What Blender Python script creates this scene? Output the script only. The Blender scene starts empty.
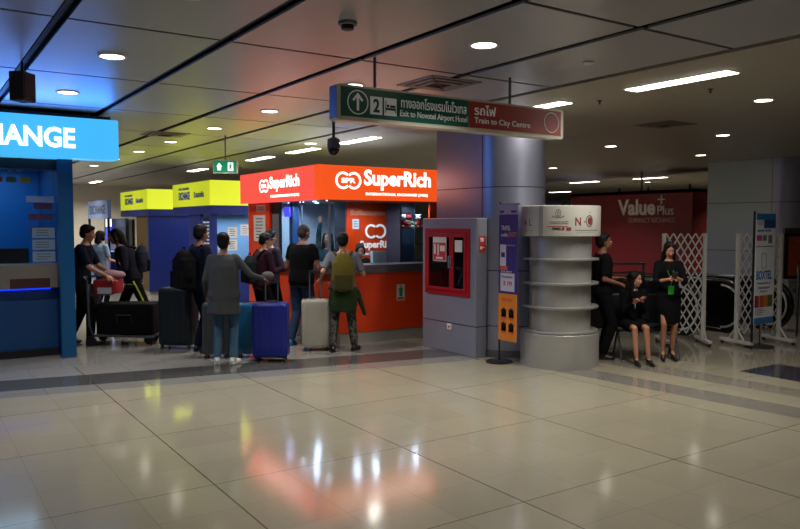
import bpy, bmesh, math, random
from mathutils import Vector, Matrix, Euler
R = math.radians
random.seed(7)
sc = bpy.context.scene
COL = sc.collection
# ---------------------------------------------------------------- camera
FPX = 740.0; YAW = math.atan(495/740); PITCH = math.atan(40.5/740); CH = 1.78
cam = bpy.data.objects.new('camera', bpy.data.cameras.new('camera')); COL.objects.link(cam)
cam.location = (0, 0, CH); cam.rotation_euler = (math.pi/2-PITCH, 0, -YAW)
cam.data.sensor_width = 36; cam.data.lens = 36*FPX/800; cam.data.clip_end = 200; cam.data.clip_start = .05
sc.camera = cam
# ---------------------------------------------------------------- world, exposure
w = bpy.data.worlds.new('world'); sc.world = w; w.use_nodes = True
w.node_tree.nodes['Background'].inputs[0].default_value = (.55, .6, .75, 1)
w.node_tree.nodes['Background'].inputs[1].default_value = .03
sc.view_settings.view_transform = 'Standard'; sc.view_settings.look = 'None'
sc.view_settings.gamma = 1; sc.view_settings.exposure = 0.0; sc.view_settings.use_curve_mapping = False
try: sc.cycles.use_denoising = True
except Exception: pass
sc.cycles.max_bounces = 8; sc.cycles.sample_clamp_indirect = 4
DOWN_W = 26.0      # watts of one round downlight
STRIP_W = 60.0    # watts of one long ceiling strip
# ---------------------------------------------------------------- materials
def lin(c):
    if isinstance(c, str):
        c = [int(c[i:i+2], 16)/255 for i in (0, 2, 4)]
        c = [x/12.92 if x <= .04045 else ((x+.055)/1.055)**2.4 for x in c]
    return tuple(c)+(1,)
MC = {}
def mat(name, color='808080', rough=.6, metal=0., var=.06, scale=9., emit=None, es=1., spec=.5, bump=0., alpha=None, sheen=0):
    if name in MC: return MC[name]
    m = bpy.data.materials.new(name); m.use_nodes = True; nt = m.node_tree; N = nt.nodes; L = nt.links
    b = N['Principled BSDF']; c = lin(color)
    b.inputs['Roughness'].default_value = rough; b.inputs['Metallic'].default_value = metal
    b.inputs['Specular IOR Level'].default_value = spec
    if var:
        tc = N.new('ShaderNodeTexCoord'); no = N.new('ShaderNodeTexNoise'); no.inputs['Scale'].default_value = scale
        no.inputs['Detail'].default_value = 3
        mx = N.new('ShaderNodeMix'); mx.data_type = 'RGBA'
        mx.inputs[6].default_value = tuple(x*(1-var) for x in c[:3])+(1,); mx.inputs[7].default_value = tuple(min(1, x*(1+var)) for x in c[:3])+(1,)
        L.new(tc.outputs['Object'], no.inputs['Vector']); L.new(no.outputs['Fac'], mx.inputs[0]); L.new(mx.outputs[2], b.inputs['Base Color'])
        if bump:
            bp = N.new('ShaderNodeBump'); bp.inputs['Strength'].default_value = bump; bp.inputs['Distance'].default_value = .01
            L.new(no.outputs['Fac'], bp.inputs['Height']); L.new(bp.outputs['Normal'], b.inputs['Normal'])
    else: b.inputs['Base Color'].default_value = c
    if emit:
        b.inputs['Emission Color'].default_value = lin(emit); b.inputs['Emission Strength'].default_value = es
    if alpha is not None: b.inputs['Alpha'].default_value = alpha
    MC[name] = m; return m
def glass(name, tint='ffffff', refl=.12, rough=.02):
    m = bpy.data.materials.new(name); m.use_nodes = True; nt = m.node_tree; N = nt.nodes; L = nt.links
    N.remove(N['Principled BSDF'])
    t = N.new('ShaderNodeBsdfTransparent'); t.inputs[0].default_value = lin(tint)
    g = N.new('ShaderNodeBsdfGlossy'); g.inputs['Roughness'].default_value = rough
    lw_ = N.new('ShaderNodeLayerWeight'); fr = N.new('ShaderNodeMath'); fr.operation = 'POWER'; fr.inputs[1].default_value = 4; L.new(lw_.outputs['Facing'], fr.inputs[0])
    ml = N.new('ShaderNodeMath'); ml.operation = 'MULTIPLY_ADD'; ml.inputs[1].default_value = .8; ml.inputs[2].default_value = refl*.3
    mx = N.new('ShaderNodeMixShader'); L.new(fr.outputs[0], ml.inputs[0]); L.new(ml.outputs[0], mx.inputs[0])
    L.new(t.outputs[0], mx.inputs[1]); L.new(g.outputs[0], mx.inputs[2]); L.new(mx.outputs[0], N['Material Output'].inputs[0])
    MC[name] = m; return m
def brushed(name, color, rough=.33, metal=.85, vertical=True):
    m = mat(name, color, rough, metal, var=0); nt = m.node_tree; N = nt.nodes; L = nt.links; b = N['Principled BSDF']
    tc = N.new('ShaderNodeTexCoord'); mp = N.new('ShaderNodeMapping'); no = N.new('ShaderNodeTexNoise')
    mp.inputs['Scale'].default_value = (60, 60, 1.5) if vertical else (1.5, 1.5, 90)
    no.inputs['Scale'].default_value = 1.5; ra = N.new('ShaderNodeMapRange'); ra.inputs[3].default_value = rough-.05; ra.inputs[4].default_value = rough+.08
    L.new(tc.outputs['Object'], mp.inputs[0]); L.new(mp.outputs[0], no.inputs['Vector']); L.new(no.outputs['Fac'], ra.inputs[0]); L.new(ra.outputs[0], b.inputs['Roughness'])
    return m
def floor_mat():
    m = mat('floor_tiles', '9a9384', .16, 0, var=0); nt = m.node_tree; N = nt.nodes; L = nt.links; b = N['Principled BSDF']
    tc = N.new('ShaderNodeTexCoord'); sp = N.new('ShaderNodeSeparateXYZ'); L.new(tc.outputs['Object'], sp.inputs[0])
    def M(op, a, b_=None, c=None):
        n = N.new('ShaderNodeMath'); n.operation = op
        for i, v in enumerate((a, b_, c)):
            if v is None: continue
            if isinstance(v, (int, float)): n.inputs[i].default_value = v
            else: L.new(v, n.inputs[i])
        return n.outputs[0]
    X, Y = sp.outputs[0], sp.outputs[1]
    def joint(v, off, mod, wd):
        d = M('PINGPONG', M('SUBTRACT', v, off-mod*200), mod/2); return M('LESS_THAN', d, wd)
    jm = M('MAXIMUM', joint(X, 1.71, .5133, .003), joint(Y, 3.43, .47, .003))
    jM = M('MAXIMUM', joint(X, 1.71, 1.54, .0055), M('MULTIPLY', joint(Y, 3.43, 1.41, .0045), .8))
    # tile tone
    cx = M('FLOOR', M('DIVIDE', M('SUBTRACT', X, 1.71), .5133)); cy = M('FLOOR', M('DIVIDE', M('SUBTRACT', Y, 3.43), .47))
    cb = N.new('ShaderNodeCombineXYZ'); L.new(cx, cb.inputs[0]); L.new(cy, cb.inputs[1])
    wn = N.new('ShaderNodeTexWhiteNoise'); wn.noise_dimensions = '2D'; L.new(cb.outputs[0], wn.inputs['Vector'])
    no = N.new('ShaderNodeTexNoise'); no.inputs['Scale'].default_value = 1.3; no.inputs['Detail'].default_value = 5; L.new(tc.outputs['Object'], no.inputs['Vector'])
    no2 = N.new('ShaderNodeTexNoise'); no2.inputs['Scale'].default_value = 30; no2.inputs['Detail'].default_value = 4; L.new(tc.outputs['Object'], no2.inputs['Vector'])
    tone = M('ADD', M('ADD', M('MULTIPLY', wn.outputs['Value'], .07), M('MULTIPLY', no.outputs['Fac'], .16)), M('MULTIPLY', no2.outputs['Fac'], .08))
    def mix(f, a, c):
        n = N.new('ShaderNodeMix'); n.data_type = 'RGBA'; L.new(f, n.inputs[0])
        for i, v in ((6, a), (7, c)):
            if isinstance(v, str): n.inputs[i].default_value = lin(v)
            else: L.new(v, n.inputs[i])
        return n.outputs[2]
    col = mix(tone, '88826f', 'c8c1a8')
    # stone bands
    q = M('MULTIPLY_ADD', X, .19, Y)                      # long bands in front of the booths
    p_ = M('MULTIPLY_ADD', Y, .09, X)                     # long bands on the escalator side
    def band(v, a, c): return M('MULTIPLY', M('GREATER_THAN', v, a), M('LESS_THAN', v, c))
    left = M('LESS_THAN', X, 6.25)
    b1 = M('MULTIPLY', band(q, 8.98, 9.6), left); b2 = M('MULTIPLY', band(q, 8.62, 8.98), left)
    b3 = M('MULTIPLY', band(q, 9.6, 40), left)
    rr = M('LESS_THAN', Y, 7.4)
    c1 = M('MULTIPLY', band(p_, 7.08, 7.5), rr); c2 = M('MULTIPLY', band(p_, 7.95, 8.35), rr); c3 = band(p_, 8.9, 40)
    sq = M('MULTIPLY', band(X, 8.35, 9.2), band(Y, 4.3, 5.1))
    col = mix(b2, col, '7c7a74'); col = mix(b1, col, '4a4947'); col = mix(b3, col, '85827c')
    col = mix(c1, col, '77726a'); col = mix(c2, col, '7d776c'); col = mix(c3, col, '8a8475'); col = mix(sq, col, '33333a')
    col = mix(M('MULTIPLY', jm, .22), col, '3b372f'); col = mix(M('MULTIPLY', jM, .75), col, '2c2822')
    L.new(col, b.inputs['Base Color'])
    L.new(M('MULTIPLY_ADD', no2.outputs['Fac'], .07, .08), b.inputs['Roughness'])
    b.inputs['Specular IOR Level'].default_value = .65
    return m
def camo_mat():
    m = mat('camouflage_cloth', '4a4638', .9, 0, var=0); N = m.node_tree.nodes; L = m.node_tree.links
    tc = N.new('ShaderNodeTexCoord'); v = N.new('ShaderNodeTexNoise'); v.inputs['Scale'].default_value = 16; v.inputs['Detail'].default_value = 1
    r = N.new('ShaderNodeValToRGB'); r.color_ramp.interpolation = 'CONSTANT'; e = r.color_ramp.elements
    e[0].color = lin('1c1b17'); e[1].position = .45; e[1].color = lin('45423a'); x = e.new(.52); x.color = lin('5c584e'); x = e.new(.58); x.color = lin('2a281f')
    L.new(tc.outputs['Object'], v.inputs[0]); L.new(v.outputs['Fac'], r.inputs[0]); L.new(r.outputs[0], N['Principled BSDF'].inputs['Base Color'])
    return m
# ---------------------------------------------------------------- mesh builder
class MB:
    def __init__(s): s.v = []; s.f = []; s.m = []
    def add(s, vs, fs, mi=0, M=None):
        o = len(s.v)
        s.v += [tuple(M @ Vector(v)) for v in vs] if M else [tuple(v) for v in vs]
        s.f += [[i+o for i in f] for f in fs]; s.m += [mi]*len(fs); return s
    def box(s, x0, x1, y0, y1, z0, z1, mi=0, M=None):
        vs = [(x, y, z) for z in (z0, z1) for y in (y0, y1) for x in (x0, x1)]
        return s.add(vs, [(0, 2, 3, 1), (4, 5, 7, 6), (0, 1, 5, 4), (2, 6, 7, 3), (0, 4, 6, 2), (1, 3, 7, 5)], mi, M)
    def rings(s, rs, mi=0, caps=True, M=None, closed=False):
        n = len(rs[0]); vs = [p for r in rs for p in r]; fs = []
        k = len(rs)
        for i in range(k if closed else k-1):
            j = (i+1) % k
            for a in range(n): b = (a+1) % n; fs.append((i*n+a, i*n+b, j*n+b, j*n+a))
        if caps and not closed: fs.append(tuple(reversed(range(n)))); fs.append(tuple((k-1)*n+a for a in range(n)))
        return s.add(vs, fs, mi, M)
    def lathe(s, prof, c=(0, 0, 0), n=32, mi=0, a0=0, a1=360, M=None):
        if a1-a0 >= 360:
            return s.rings([[(c[0]+r*math.cos(2*math.pi*k/n), c[1]+r*math.sin(2*math.pi*k/n), c[2]+z) for k in range(n)] for r, z in prof], mi, True, M)
        rs = [[(c[0]+r*math.cos(R(a0+(a1-a0)*k/n)), c[1]+r*math.sin(R(a0+(a1-a0)*k/n)), c[2]+z) for r, z in prof] for k in range(n+1)]
        return s.rings(rs, mi, True, M)
    def cap(s, p, q, r1, r2, n=10, mi=0, M=None, rnd=True):
        p = Vector(p); q = Vector(q); d = (q-p); L_ = d.length or 1e-6; d = d/L_
        u = d.orthogonal().normalized(); v = d.cross(u); rs = []
        def ring(c, r): return [tuple(c+(u*math.cos(2*math.pi*k/n)+v*math.sin(2*math.pi*k/n))*r) for k in range(n)]
        if rnd:
            for a in (80, 50, 20): rs.append(ring(p-d*r1*math.sin(R(a)), r1*math.cos(R(a))))
        rs.append(ring(p, r1)); rs.append(ring(q, r2))
        if rnd:
            for a in (20, 50, 80): rs.append(ring(q+d*r2*math.sin(R(a)), r2*math.cos(R(a))))
        return s.rings(rs, mi, True, M)
    def ell(s, c, r, rot=None, n=14, mi=0, M=None):
        c = Vector(c); rs = []; k = n//2+1
        for i in range(1, k):
            a = math.pi*i/k-math.pi/2
            ring = [Vector((r[0]*math.cos(a)*math.cos(2*math.pi*j/n), r[1]*math.cos(a)*math.sin(2*math.pi*j/n), r[2]*math.sin(a))) for j in range(n)]
            rs.append([tuple(c+((rot @ p) if rot else p)) for p in ring])
        return s.rings(rs, mi, True, M)
    def tube(s, pts, r, n=8, mi=0, M=None, closed=False):
        P = [Vector(p) for p in pts]; rs = []; u = None
        for i, p in enumerate(P):
            a = P[i-1] if (i > 0 or closed) else p; b = P[(i+1) % len(P)] if (i < len(P)-1 or closed) else p
            d = (b-a).normalized()
            u = d.orthogonal().normalized() if u is None else (u-d*u.dot(d)).normalized()
            v = d.cross(u); rs.append([tuple(p+(u*math.cos(2*math.pi*k/n)+v*math.sin(2*math.pi*k/n))*r) for k in range(n)])
        return s.rings(rs, mi, True, M, closed)
    def prism(s, poly, z0, z1, mi=0, M=None):
        return s.rings([[(x, y, z0) for x, y in poly], [(x, y, z1) for x, y in poly]], mi, True, M)
    def mesh(s, name):
        me = bpy.data.meshes.new(name); me.from_pydata(s.v, [], s.f); me.polygons.foreach_set('material_index', s.m)
        bm = bmesh.new(); bm.from_mesh(me); bmesh.ops.recalc_face_normals(bm, faces=bm.faces); bm.to_mesh(me); bm.free(); me.update(); return me
    def build(s, name, mats, parent=None, smooth=False, bevel=0, seg=2):
        me = s.mesh(name)
        for m in (mats if isinstance(mats, (list, tuple)) else [mats]): me.materials.append(m)
        o = bpy.data.objects.new(name, me); COL.objects.link(o); o.parent = parent
        if smooth:
            for p in me.polygons: p.use_smooth = True
            try: me.set_sharp_from_angle(angle=R(40))
            except Exception: pass
        if bevel:
            md = o.modifiers.new('bevel', 'BEVEL'); md.width = bevel; md.segments = seg; md.limit_method = 'ANGLE'; md.angle_limit = R(40)
        return o
def tag(o, label=None, cat=None, group=None, kind=None):
    if label: o['label'] = label
    if cat: o['category'] = cat
    if group: o['group'] = group
    if kind: o['kind'] = kind
    return o
def thing(name, label, cat, loc=(0, 0, 0), rz=0, group=None, sc_=None):
    o = bpy.data.objects.new(name, None); o.empty_display_size = .1; COL.objects.link(o)
    o.location = loc; o.rotation_euler = (0, 0, R(rz)); return tag(o, label, cat, group)
def copy_tree(o, parent=None):
    c = o.copy(); COL.objects.link(c); c.parent = parent
    for ch in list(o.children): copy_tree(ch, c)
    return c
def turn(parent, loc, ax):   # aim the lamp standing at loc outwards, along -Y or -X
    for c in parent.children:
        if c.type == 'LIGHT' and (c.location-Vector(loc)).length < 1e-4: c.rotation_euler = (R(-90), 0, 0) if ax == 'y' else (R(90), 0, R(-90)) if ax == 'x2' else (0, R(90), 0)
def frame(o, right, up=(0, 0, 1)):
    r = Vector(right).normalized(); u = Vector(up).normalized(); n = r.cross(u)
    M = Matrix((r, u, n)).transposed().to_4x4(); M.translation = Vector(o); return M
FY = (1, 0, 0)     # right direction of a face looking towards -Y
FX = (0, -1, 0)    # right direction of a face looking towards -X
def text(s, name, m, M, width=None, height=None, bold=0., depth=.006, parent=None, align='LEFT', wrap=None, spacing=1.):
    cu = bpy.data.curves.new(name, 'FONT'); cu.body = s; cu.size = 1; cu.offset = bold; cu.extrude = .01; cu.resolution_u = 3; cu.space_character = spacing
    o = bpy.data.objects.new(name, cu); COL.objects.link(o); bpy.context.view_layer.update()
    me = bpy.data.meshes.new_from_object(o.evaluated_get(bpy.context.evaluated_depsgraph_get())); bpy.data.objects.remove(o)
    if not me.vertices: return None
    xs = [v.co.x for v in me.vertices]; ys = [v.co.y for v in me.vertices]
    x0, x1, y0, y1 = min(xs), max(xs), min(ys), max(ys)
    if height is None: sy = width/(x1-x0); sx = sy
    else:
        sy = height/(y1-y0); sx = (width/(x1-x0)) if width else sy
    W = (x1-x0)*sx; dx = {'LEFT': 0, 'CENTER': -W/2, 'RIGHT': -W}[align]
    for v in me.vertices:
        p = Vector(((v.co.x-x0)*sx+dx, (v.co.y-y0)*sy, depth if v.co.z > 0 else 0))
        if wrap: # bend round a vertical cylinder (cx, cy, radius, start angle)
            a = wrap[3]+p.x/wrap[2]; rr = wrap[2]+p.z+.002
            v.co = (wrap[0]+rr*math.cos(a), wrap[1]+rr*math.sin(a), wrap[4]+p.y)
        else: v.co = M @ p
    me.materials.clear(); me.materials.append(m); me.name = name
    t = bpy.data.objects.new(name, me); COL.objects.link(t); t.parent = parent
    return t
def panel_on(mb, M, x0, x1, y0, y1, d0=0, d1=.006, mi=0):   # a flat rectangle on a face frame
    return mb.box(x0, x1, y0, y1, d0, d1, mi, M)

# ================================================================ the setting
CEIL = 3.25
fl = MB().box(-14, 34, -6, 40, -.1, 0).build('floor', floor_mat()); tag(fl, kind='structure')
CP = mat('ceiling_panel', 'a4a5a8', .36, .25, var=.05, scale=1.2)
CS = mat('ceiling_smooth', 'a29b8b', .42, .1, var=.04, scale=.8)
CG = mat('ceiling_groove', '161619', .6, 0)
mb = MB(); mb.box(-14, 34, -6, 40, CEIL+.07, CEIL+.12, 1)
xl = [-14]+[ .97+1.225*k for k in range(-9, 5)]; xl = [x for x in xl if x <= 5.95]
ys = [3.69+2.11*k for k in range(-5, 18)]
for a, b in zip(xl, xl[1:]):
    for c, d in zip(ys, ys[1:]):
        mb.box(a+.05, b-.05, c+.022, d-.022, CEIL, CEIL+.02, 0)
o = mb.build('ceiling', [CP, CG], bevel=0); tag(o, kind='structure')
mb = MB()
for c, d in ((-6, 3.2), (3.2, 9.9), (9.9, 16.6), (16.6, 40)):
    for a, b in ((5.94, 9.4), (9.4, 15.2), (15.2, 22), (22, 34)): mb.box(a, b-.006, c, d-.006, CEIL, CEIL+.03)
tag(mb.build('ceiling_smooth_bay', CS), kind='structure')
# black track rails running in the wide ceiling grooves
mb = MB()
for x in xl[1:]: mb.box(x-.02, x+.02, -6, 30, CEIL+.03, CEIL+.06)
tag(mb.build('ceiling_track_rails', mat('track_rail', '0b0b0d', .6, 0)), kind='structure')
WB = mat('far_wall_plaster', 'b4ae9e', .7)
tag(MB().box(-14, 34, 30, 30.2, 0, CEIL+.1).build('wall_back', WB), kind='structure')
tag(MB().box(-14.2, -14, -6, 30, 0, CEIL+.1).build('wall_left', WB), kind='structure')
tag(MB().box(34, 34.2, -6, 30, 0, CEIL+.1).build('wall_right', mat('far_wall_dark', '57524a', .7)), kind='structure')
tag(MB().box(-14, 34, -6.2, -6, 0, CEIL+.1).build('wall_front', WB), kind='structure')

# ---- pillars
ST = brushed('brushed_steel', '9a9db0', .34, .65)
ST2 = mat('steel_seam', '2c2c30', .5, .4)
KICK = brushed('steel_skirting', '77777c', .4, .8)
def pillar(x0, y0, y1, wd, name='pillar'):
    # stadium plan: flat sides, rounded end towards -Y
    r = wd/2; cx = x0+r
    def poly(g):
        rr = r+g
        P = [(cx+rr*math.cos(R(180+a)), y0+rr*math.sin(R(180+a))) for a in range(0, 181, 6)]
        return P+[(cx+rr, y1), (cx-rr, y1)]
    root = thing(name, None, None); tag(root, kind='structure'); del_ = None
    MB().prism(poly(-.01), 0, CEIL).build('pillar_core', ST2, root)
    zs = [.0, .42, 1.16, 2.27, CEIL]; gaps = .006; mb = MB()
    for a, b in zip(zs, zs[1:]):
        mb.prism(poly(0), a+gaps, b-gaps, 0)
    mb.build('pillar_cladding', ST, root, smooth=True)
    MB().prism(poly(.012), 0, .1).build('pillar_skirting', KICK, root, smooth=True)
    s = MB()
    for yy in (y0,): s.box(x0-.004, x0+.004, yy-.004, yy+.004, 0, CEIL)
    s.build('pillar_seam', ST2, root)
    return root
pillar(6.45, 7.66, 8.68, .97)
pillar(16.1, 9.15, 10.75, 1.6)

# ================================================================ ceiling fittings
LW = mat('lamp_white', 'ffffff', .5, 0, 0, emit='fff6e6', es=9)
TRIMM = mat('lamp_trim', 'd8d6d0', .4, .2)
def area(name, parent, loc, shape, sx, sy, watts, col, spread=150):
    l = bpy.data.lights.new(name, 'AREA'); l.shape = shape; l.size = sx
    if shape == 'RECTANGLE': l.size_y = sy
    l.energy = watts; l.color = col; l.spread = R(spread)
    o = bpy.data.objects.new(name, l); COL.objects.link(o); o.parent = parent; o.location = loc; return o
ORD = ['first', 'second', 'third', 'fourth', 'fifth', 'sixth', 'seventh', 'eighth', 'ninth']
dl_mesh = None
def downlight(x, y, label, group, watts=None):
    global dl_mesh
    t = thing('ceiling_downlight', label, 'ceiling light', (x, y, CEIL), 0, group)
    if dl_mesh is None:
        a = MB().rings([[(r*math.cos(2*math.pi*k/28), r*math.sin(2*math.pi*k/28), z) for k in range(28)] for r, z in ((.112, .01), (.125, -.002), (.118, -.012), (.1, -.008), (.1, .01))], 0, False).build('trim_ring', TRIMM, t, True)
        b = MB().lathe([(.098, -.004), (.098, -.009)], n=28).build('lamp_disc', LW, t)
        dl_mesh = (a, b)
    else:
        for q in dl_mesh: c = q.copy(); COL.objects.link(c); c.parent = t
    area('downlight_lamp', t, (0, 0, -.03), 'DISK', .18, 0, watts or DOWN_W, (1, .95, .88), 125)
st_mesh = None
def strip(x, y, label, group, ln=1.2, wd=.2, watts=None):
    global st_mesh
    t = thing('ceiling_strip_light', label, 'ceiling light', (x, y, CEIL), 0, group)
    if st_mesh is None:
        a = MB().box(-wd/2-.02, wd/2+.02, -ln/2-.02, ln/2+.02, -.006, .004).build('frame', TRIMM, t)
        b = MB().box(-wd/2, wd/2, -ln/2, ln/2, -.012, -.007).build('diffuser', LW, t); st_mesh = (a, b)
    else:
        for q in st_mesh: c = q.copy(); COL.objects.link(c); c.parent = t
    area('strip_lamp', t, (0, 0, -.03), 'RECTANGLE', wd, ln, watts or STRIP_W, (1, .95, .88), 150)
for i, y in enumerate([4.74, 6.87, 9.03, 11.1, 13.35, 15.5, 17.6, 19.8]):
    downlight(4.0, y, ORD[i]+' round downlight from the camera in the row above the queue of travellers', 'downlights above the queue')
for i, y in enumerate([6.87, 9.0, 13.3]):
    downlight(1.56, y, ORD[i]+' round downlight from the camera in the row above the blue exchange booth', 'downlights above the blue booth')
for i, (x, y, l) in enumerate([(8.52, 4.98, 'round downlight near the right edge of the smooth ceiling'), (11.3, 7.29, 'round downlight in smooth ceiling above the gap between the folding gates'),
        (14.17, 9.64, 'round downlight in smooth ceiling just before the far pillar'), (11.13, 9.48, 'round downlight in smooth ceiling between hanging sign and far pillar'),
        (6.2, 12.2, 'round downlight in ceiling above the orange exchange booth roof'), (19.7, 17.44, 'small distant round downlight over the left end of the dark red booth'),
        (21.7, 16.83, 'small distant round downlight over the middle of the dark red booth')]):
    downlight(x, y, l, 'downlights in the smooth ceiling', DOWN_W*(.35 if i < 4 else 2.2))
for i, y in enumerate([4.82, 6.98, 11.3, 13.5, 15.65, 17.8, 19.9]):
    strip(6.68, y, ORD[i]+' long strip light from the camera in the row running past the front pillar', 'strip lights past the front pillar', watts=14 if i == 1 else None)
for i, y in enumerate([15.35, 18.1]):
    strip(19.9, y, ('right' if i == 0 else 'left')+' one of the two distant strip lights above the dark red booth', 'strip lights above the dark red booth')
strip(25.1, 24.3, 'faint farthest strip light beside the front pillar above the dark red booth', 'strip lights above the dark red booth', watts=10)

for x, y in ((4.0, 2.6), (4.0, .45), (4.0, -1.7), (1.56, 4.74), (1.56, 2.6), (1.56, .45), (-1.0, 4.7), (-1.0, 2.5), (-1, .4), (8.5, 2.2), (8.5, -.6), (11.3, 1.5)):
    downlight(x, y, 'round downlight in the ceiling over the open hall behind the photographer', 'downlights over the open hall', 3 if x < 2 else 7)
for i, (x, y) in enumerate([(1.56, 17.6), (1.56, 21.9), (1.56, 26.2), (4.0, 24.2), (13.0, 16.0), (15.2, 20.5), (14.2, 14.0), (19.2, 10.8)]):
    downlight(x, y, ('added fill downlight in the far ceiling beyond the stooping traveller, ' if i < 4 else 'added fill downlight in the far ceiling towards the red booth, ')+ORD[i if i < 4 else i-4]+' from the camera', 'added distant fill downlights', DOWN_W*2.2)  # added fill lamps that lighten the far hall and the red booth
strip(5.6, 27.5, 'added fill strip light in front of the pale end wall behind the booths', 'added fill strips at the pale end wall', watts=160)  # this strip and the next are added to brighten the end wall
strip(3.2, 25.4, 'added fill strip light a little before the pale end wall behind the blue booth edge', 'added fill strips at the pale end wall', watts=160)
PW = mat('white_plastic', 'c9c7c2', .5); PB = mat('black_plastic', '131316', .4); GRY = mat('grey_plastic', '6d6d70', .5)
t = thing('smoke_detector', 'small square grey smoke detector on ceiling panel above the camera side', 'smoke detector', (2.73, 4.77, CEIL))
MB().lathe([(.07, 0), (.07, -.02), (.06, -.025)], n=24).build('base', GRY, t, True)
MB().lathe([(.05, -.025), (.045, -.055), (.025, -.062)], n=24).build('sensor_head', PB, t, True)
t = thing('smoke_detector', 'small white round smoke detector on ceiling above the red sign end', 'smoke detector', (5.21, 4.71, CEIL))
MB().lathe([(.05, 0), (.05, -.015), (.03, -.03)], n=24).build('base', PW, t, True)
for x, y, l in ((5.6, 3.9+4.1, 'small sprinkler head in ceiling beyond the direction sign'), (7.35, 4.9, 'small sprinkler head in smooth ceiling below the near strip light'), (6.95, 6.1, 'small sprinkler head in smooth ceiling just past the sign end')):
    t = thing('sprinkler_head', l, 'sprinkler', (x, y, CEIL))
    MB().lathe([(.03, 0), (.028, -.008), (.008, -.012), (.008, -.035), (.02, -.038), (.02, -.041)], n=14).build('nozzle', ST2, t, True)
VM = mat('air_vent_metal', '77726a', .5, .3)
for x, y, l in ((9.4, 7.0, 'square air diffuser in the smooth ceiling above the staff'), (12.5, 13.8, 'distant square air diffuser above the dark red booth front'), (4.7, 6.3, 'square air diffuser in ceiling just past the green sign'), (3.6, 12.3, 'square air diffuser in ceiling beyond the green exit sign')):
    t = thing('ceiling_air_vent', l, 'air vent', (x, y, CEIL))
    m_ = MB()
    for k, (a, z) in enumerate(((.3, -.006), (.22, -.014), (.14, -.022))):
        for s_ in (-1, 1):
            m_.box(-a, a, s_*a-.03, s_*a+.03, z, .004); m_.box(s_*a-.03, s_*a+.03, -a, a, z, .004)
    m_.build('louvre', VM, t); MB().box(-.32, .32, -.32, .32, -.003, .002).build('backing', CG, t)
# camera dome above the orange booth, loudspeaker near the blue booth
t = thing('dome_camera', 'black dome security camera hanging from ceiling above the orange sign corner', 'security camera', (4.98, 9.1, CEIL))
MB().cap((0, 0, 0), (0, 0, -.28), .02, .02, rnd=False).build('stem', PB, t)
MB().lathe([(.03, -.27), (.085, -.3), (.09, -.42), (.07, -.43)], n=24).build('housing', mat('camera_housing', '3c3f48', .4), t, True)
MB().ell((0, 0, -.44), (.08, .08, .09)).build('dome', mat('smoked_dome', '050507', .08), t, True)
t = thing('ceiling_loudspeaker', 'dark box loudspeaker hanging on a rod above the blue sign', 'loudspeaker', (.93, 7.55, CEIL), 50)
MB().cap((0, 0, 0), (0, 0, -.12), .012, .012, rnd=False).build('rod', PB, t)
MB().box(-.095, .095, -.07, .07, -.36, -.1).build('cabinet', mat('loudspeaker_grey', '2b2d33', .5), t, bevel=.008)
MB().box(-.08, .08, -.076, -.07, -.34, -.12).build('grille', PB, t)

# ================================================================ hanging signs
GREEN = mat('sign_green', '12564a', .35, 0, .02); RED = mat('sign_red', '9c2a26', .35, 0, .02)
WT = mat('sign_lettering', 'd5d8d8', .5, 0, 0, emit='ffffff', es=.05); SF = mat('sign_frame', 'c9c5b4', .35, .1)
X0, X1, SY, Z0, Z1 = 3.09, 5.80, 5.58, 2.67, 2.975
t = thing('hanging_direction_sign', 'long green and red direction sign hung from ceiling, hotel exit and train', 'sign', (X0, SY, Z0))
L_ = X1-X0; H_ = Z1-Z0
mb = MB(); pts = []
def rrect(x0, x1, y0, y1, r, n=5):
    P = []
    for cx_, cy_, a0 in ((x1-r, y1-r, 0), (x0+r, y1-r, 90), (x0+r, y0+r, 180), (x1-r, y0+r, 270)):
        for k in range(n+1): a = R(a0+90*k/n); P.append((cx_+r*math.cos(a), cy_+r*math.sin(a)))
    return P
mb.prism(rrect(0, L_, 0, H_, .03), 0, .14, M=frame((0, .14, 0), FY)); mb.build('case', SF, t)
F = frame((0, -.001, 0), FY)
MB().box(.035, 1.43, .035, H_-.02, 0, .004, M=F).build('green_panel', GREEN, t)
MB().box(1.437, L_-.04, .035, H_-.02, 0, .004, M=F).build('red_panel', RED, t)
MB().box(-.004, 0, .01, .13, .02, H_-.01).build('end_panel', mat('sign_end_reflection', '3d4f86', .4), t)  # blue reflection on the case end, put in as colour
def at_(x, y): return frame((x, -.006, y), FY)
def ringm(cx_, cy_, r, wd, a0=0, a1=360, n=40, d=.004):
    mb = MB(); rs = []
    full = a1-a0 >= 360; k_ = n if full else n+1
    for k in range(k_):
        a = R(a0+(a1-a0)*k/n); c, s = math.cos(a), math.sin(a)
        rs.append([(cx_+(r-wd)*c, cy_+(r-wd)*s, 0), (cx_+r*c, cy_+r*s, 0), (cx_+r*c, cy_+r*s, d), (cx_+(r-wd)*c, cy_+(r-wd)*s, d)])
    mb.rings(rs, 0, not full, closed=full); return mb
def xf(mb, M): mb.v = [tuple(M @ Vector(v)) for v in mb.v]; return mb
arrow = MB(); cxa, cya = .2, H_/2+.008
arrow = ringm(cxa, cya, .105, .009)
arrow.box(cxa-.011, cxa+.011, cya-.07, cya+.07, 0, .004)
for s_ in (-1, 1):
    arrow.add([(cxa, cya+.082, 0), (cxa+s_*.055, cya+.02, 0), (cxa+s_*.04, cya+.008, 0), (cxa, cya+.055, 0), (cxa, cya+.082, .004), (cxa+s_*.055, cya+.02, .004), (cxa+s_*.04, cya+.008, .004), (cxa, cya+.055, .004)],
              [(0, 1, 2, 3), (4, 5, 6, 7), (0, 1, 5, 4), (1, 2, 6, 5), (2, 3, 7, 6), (3, 0, 4, 7)])
xf(arrow, at_(0, 0)).build('arrow_symbol', WT, t)
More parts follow.
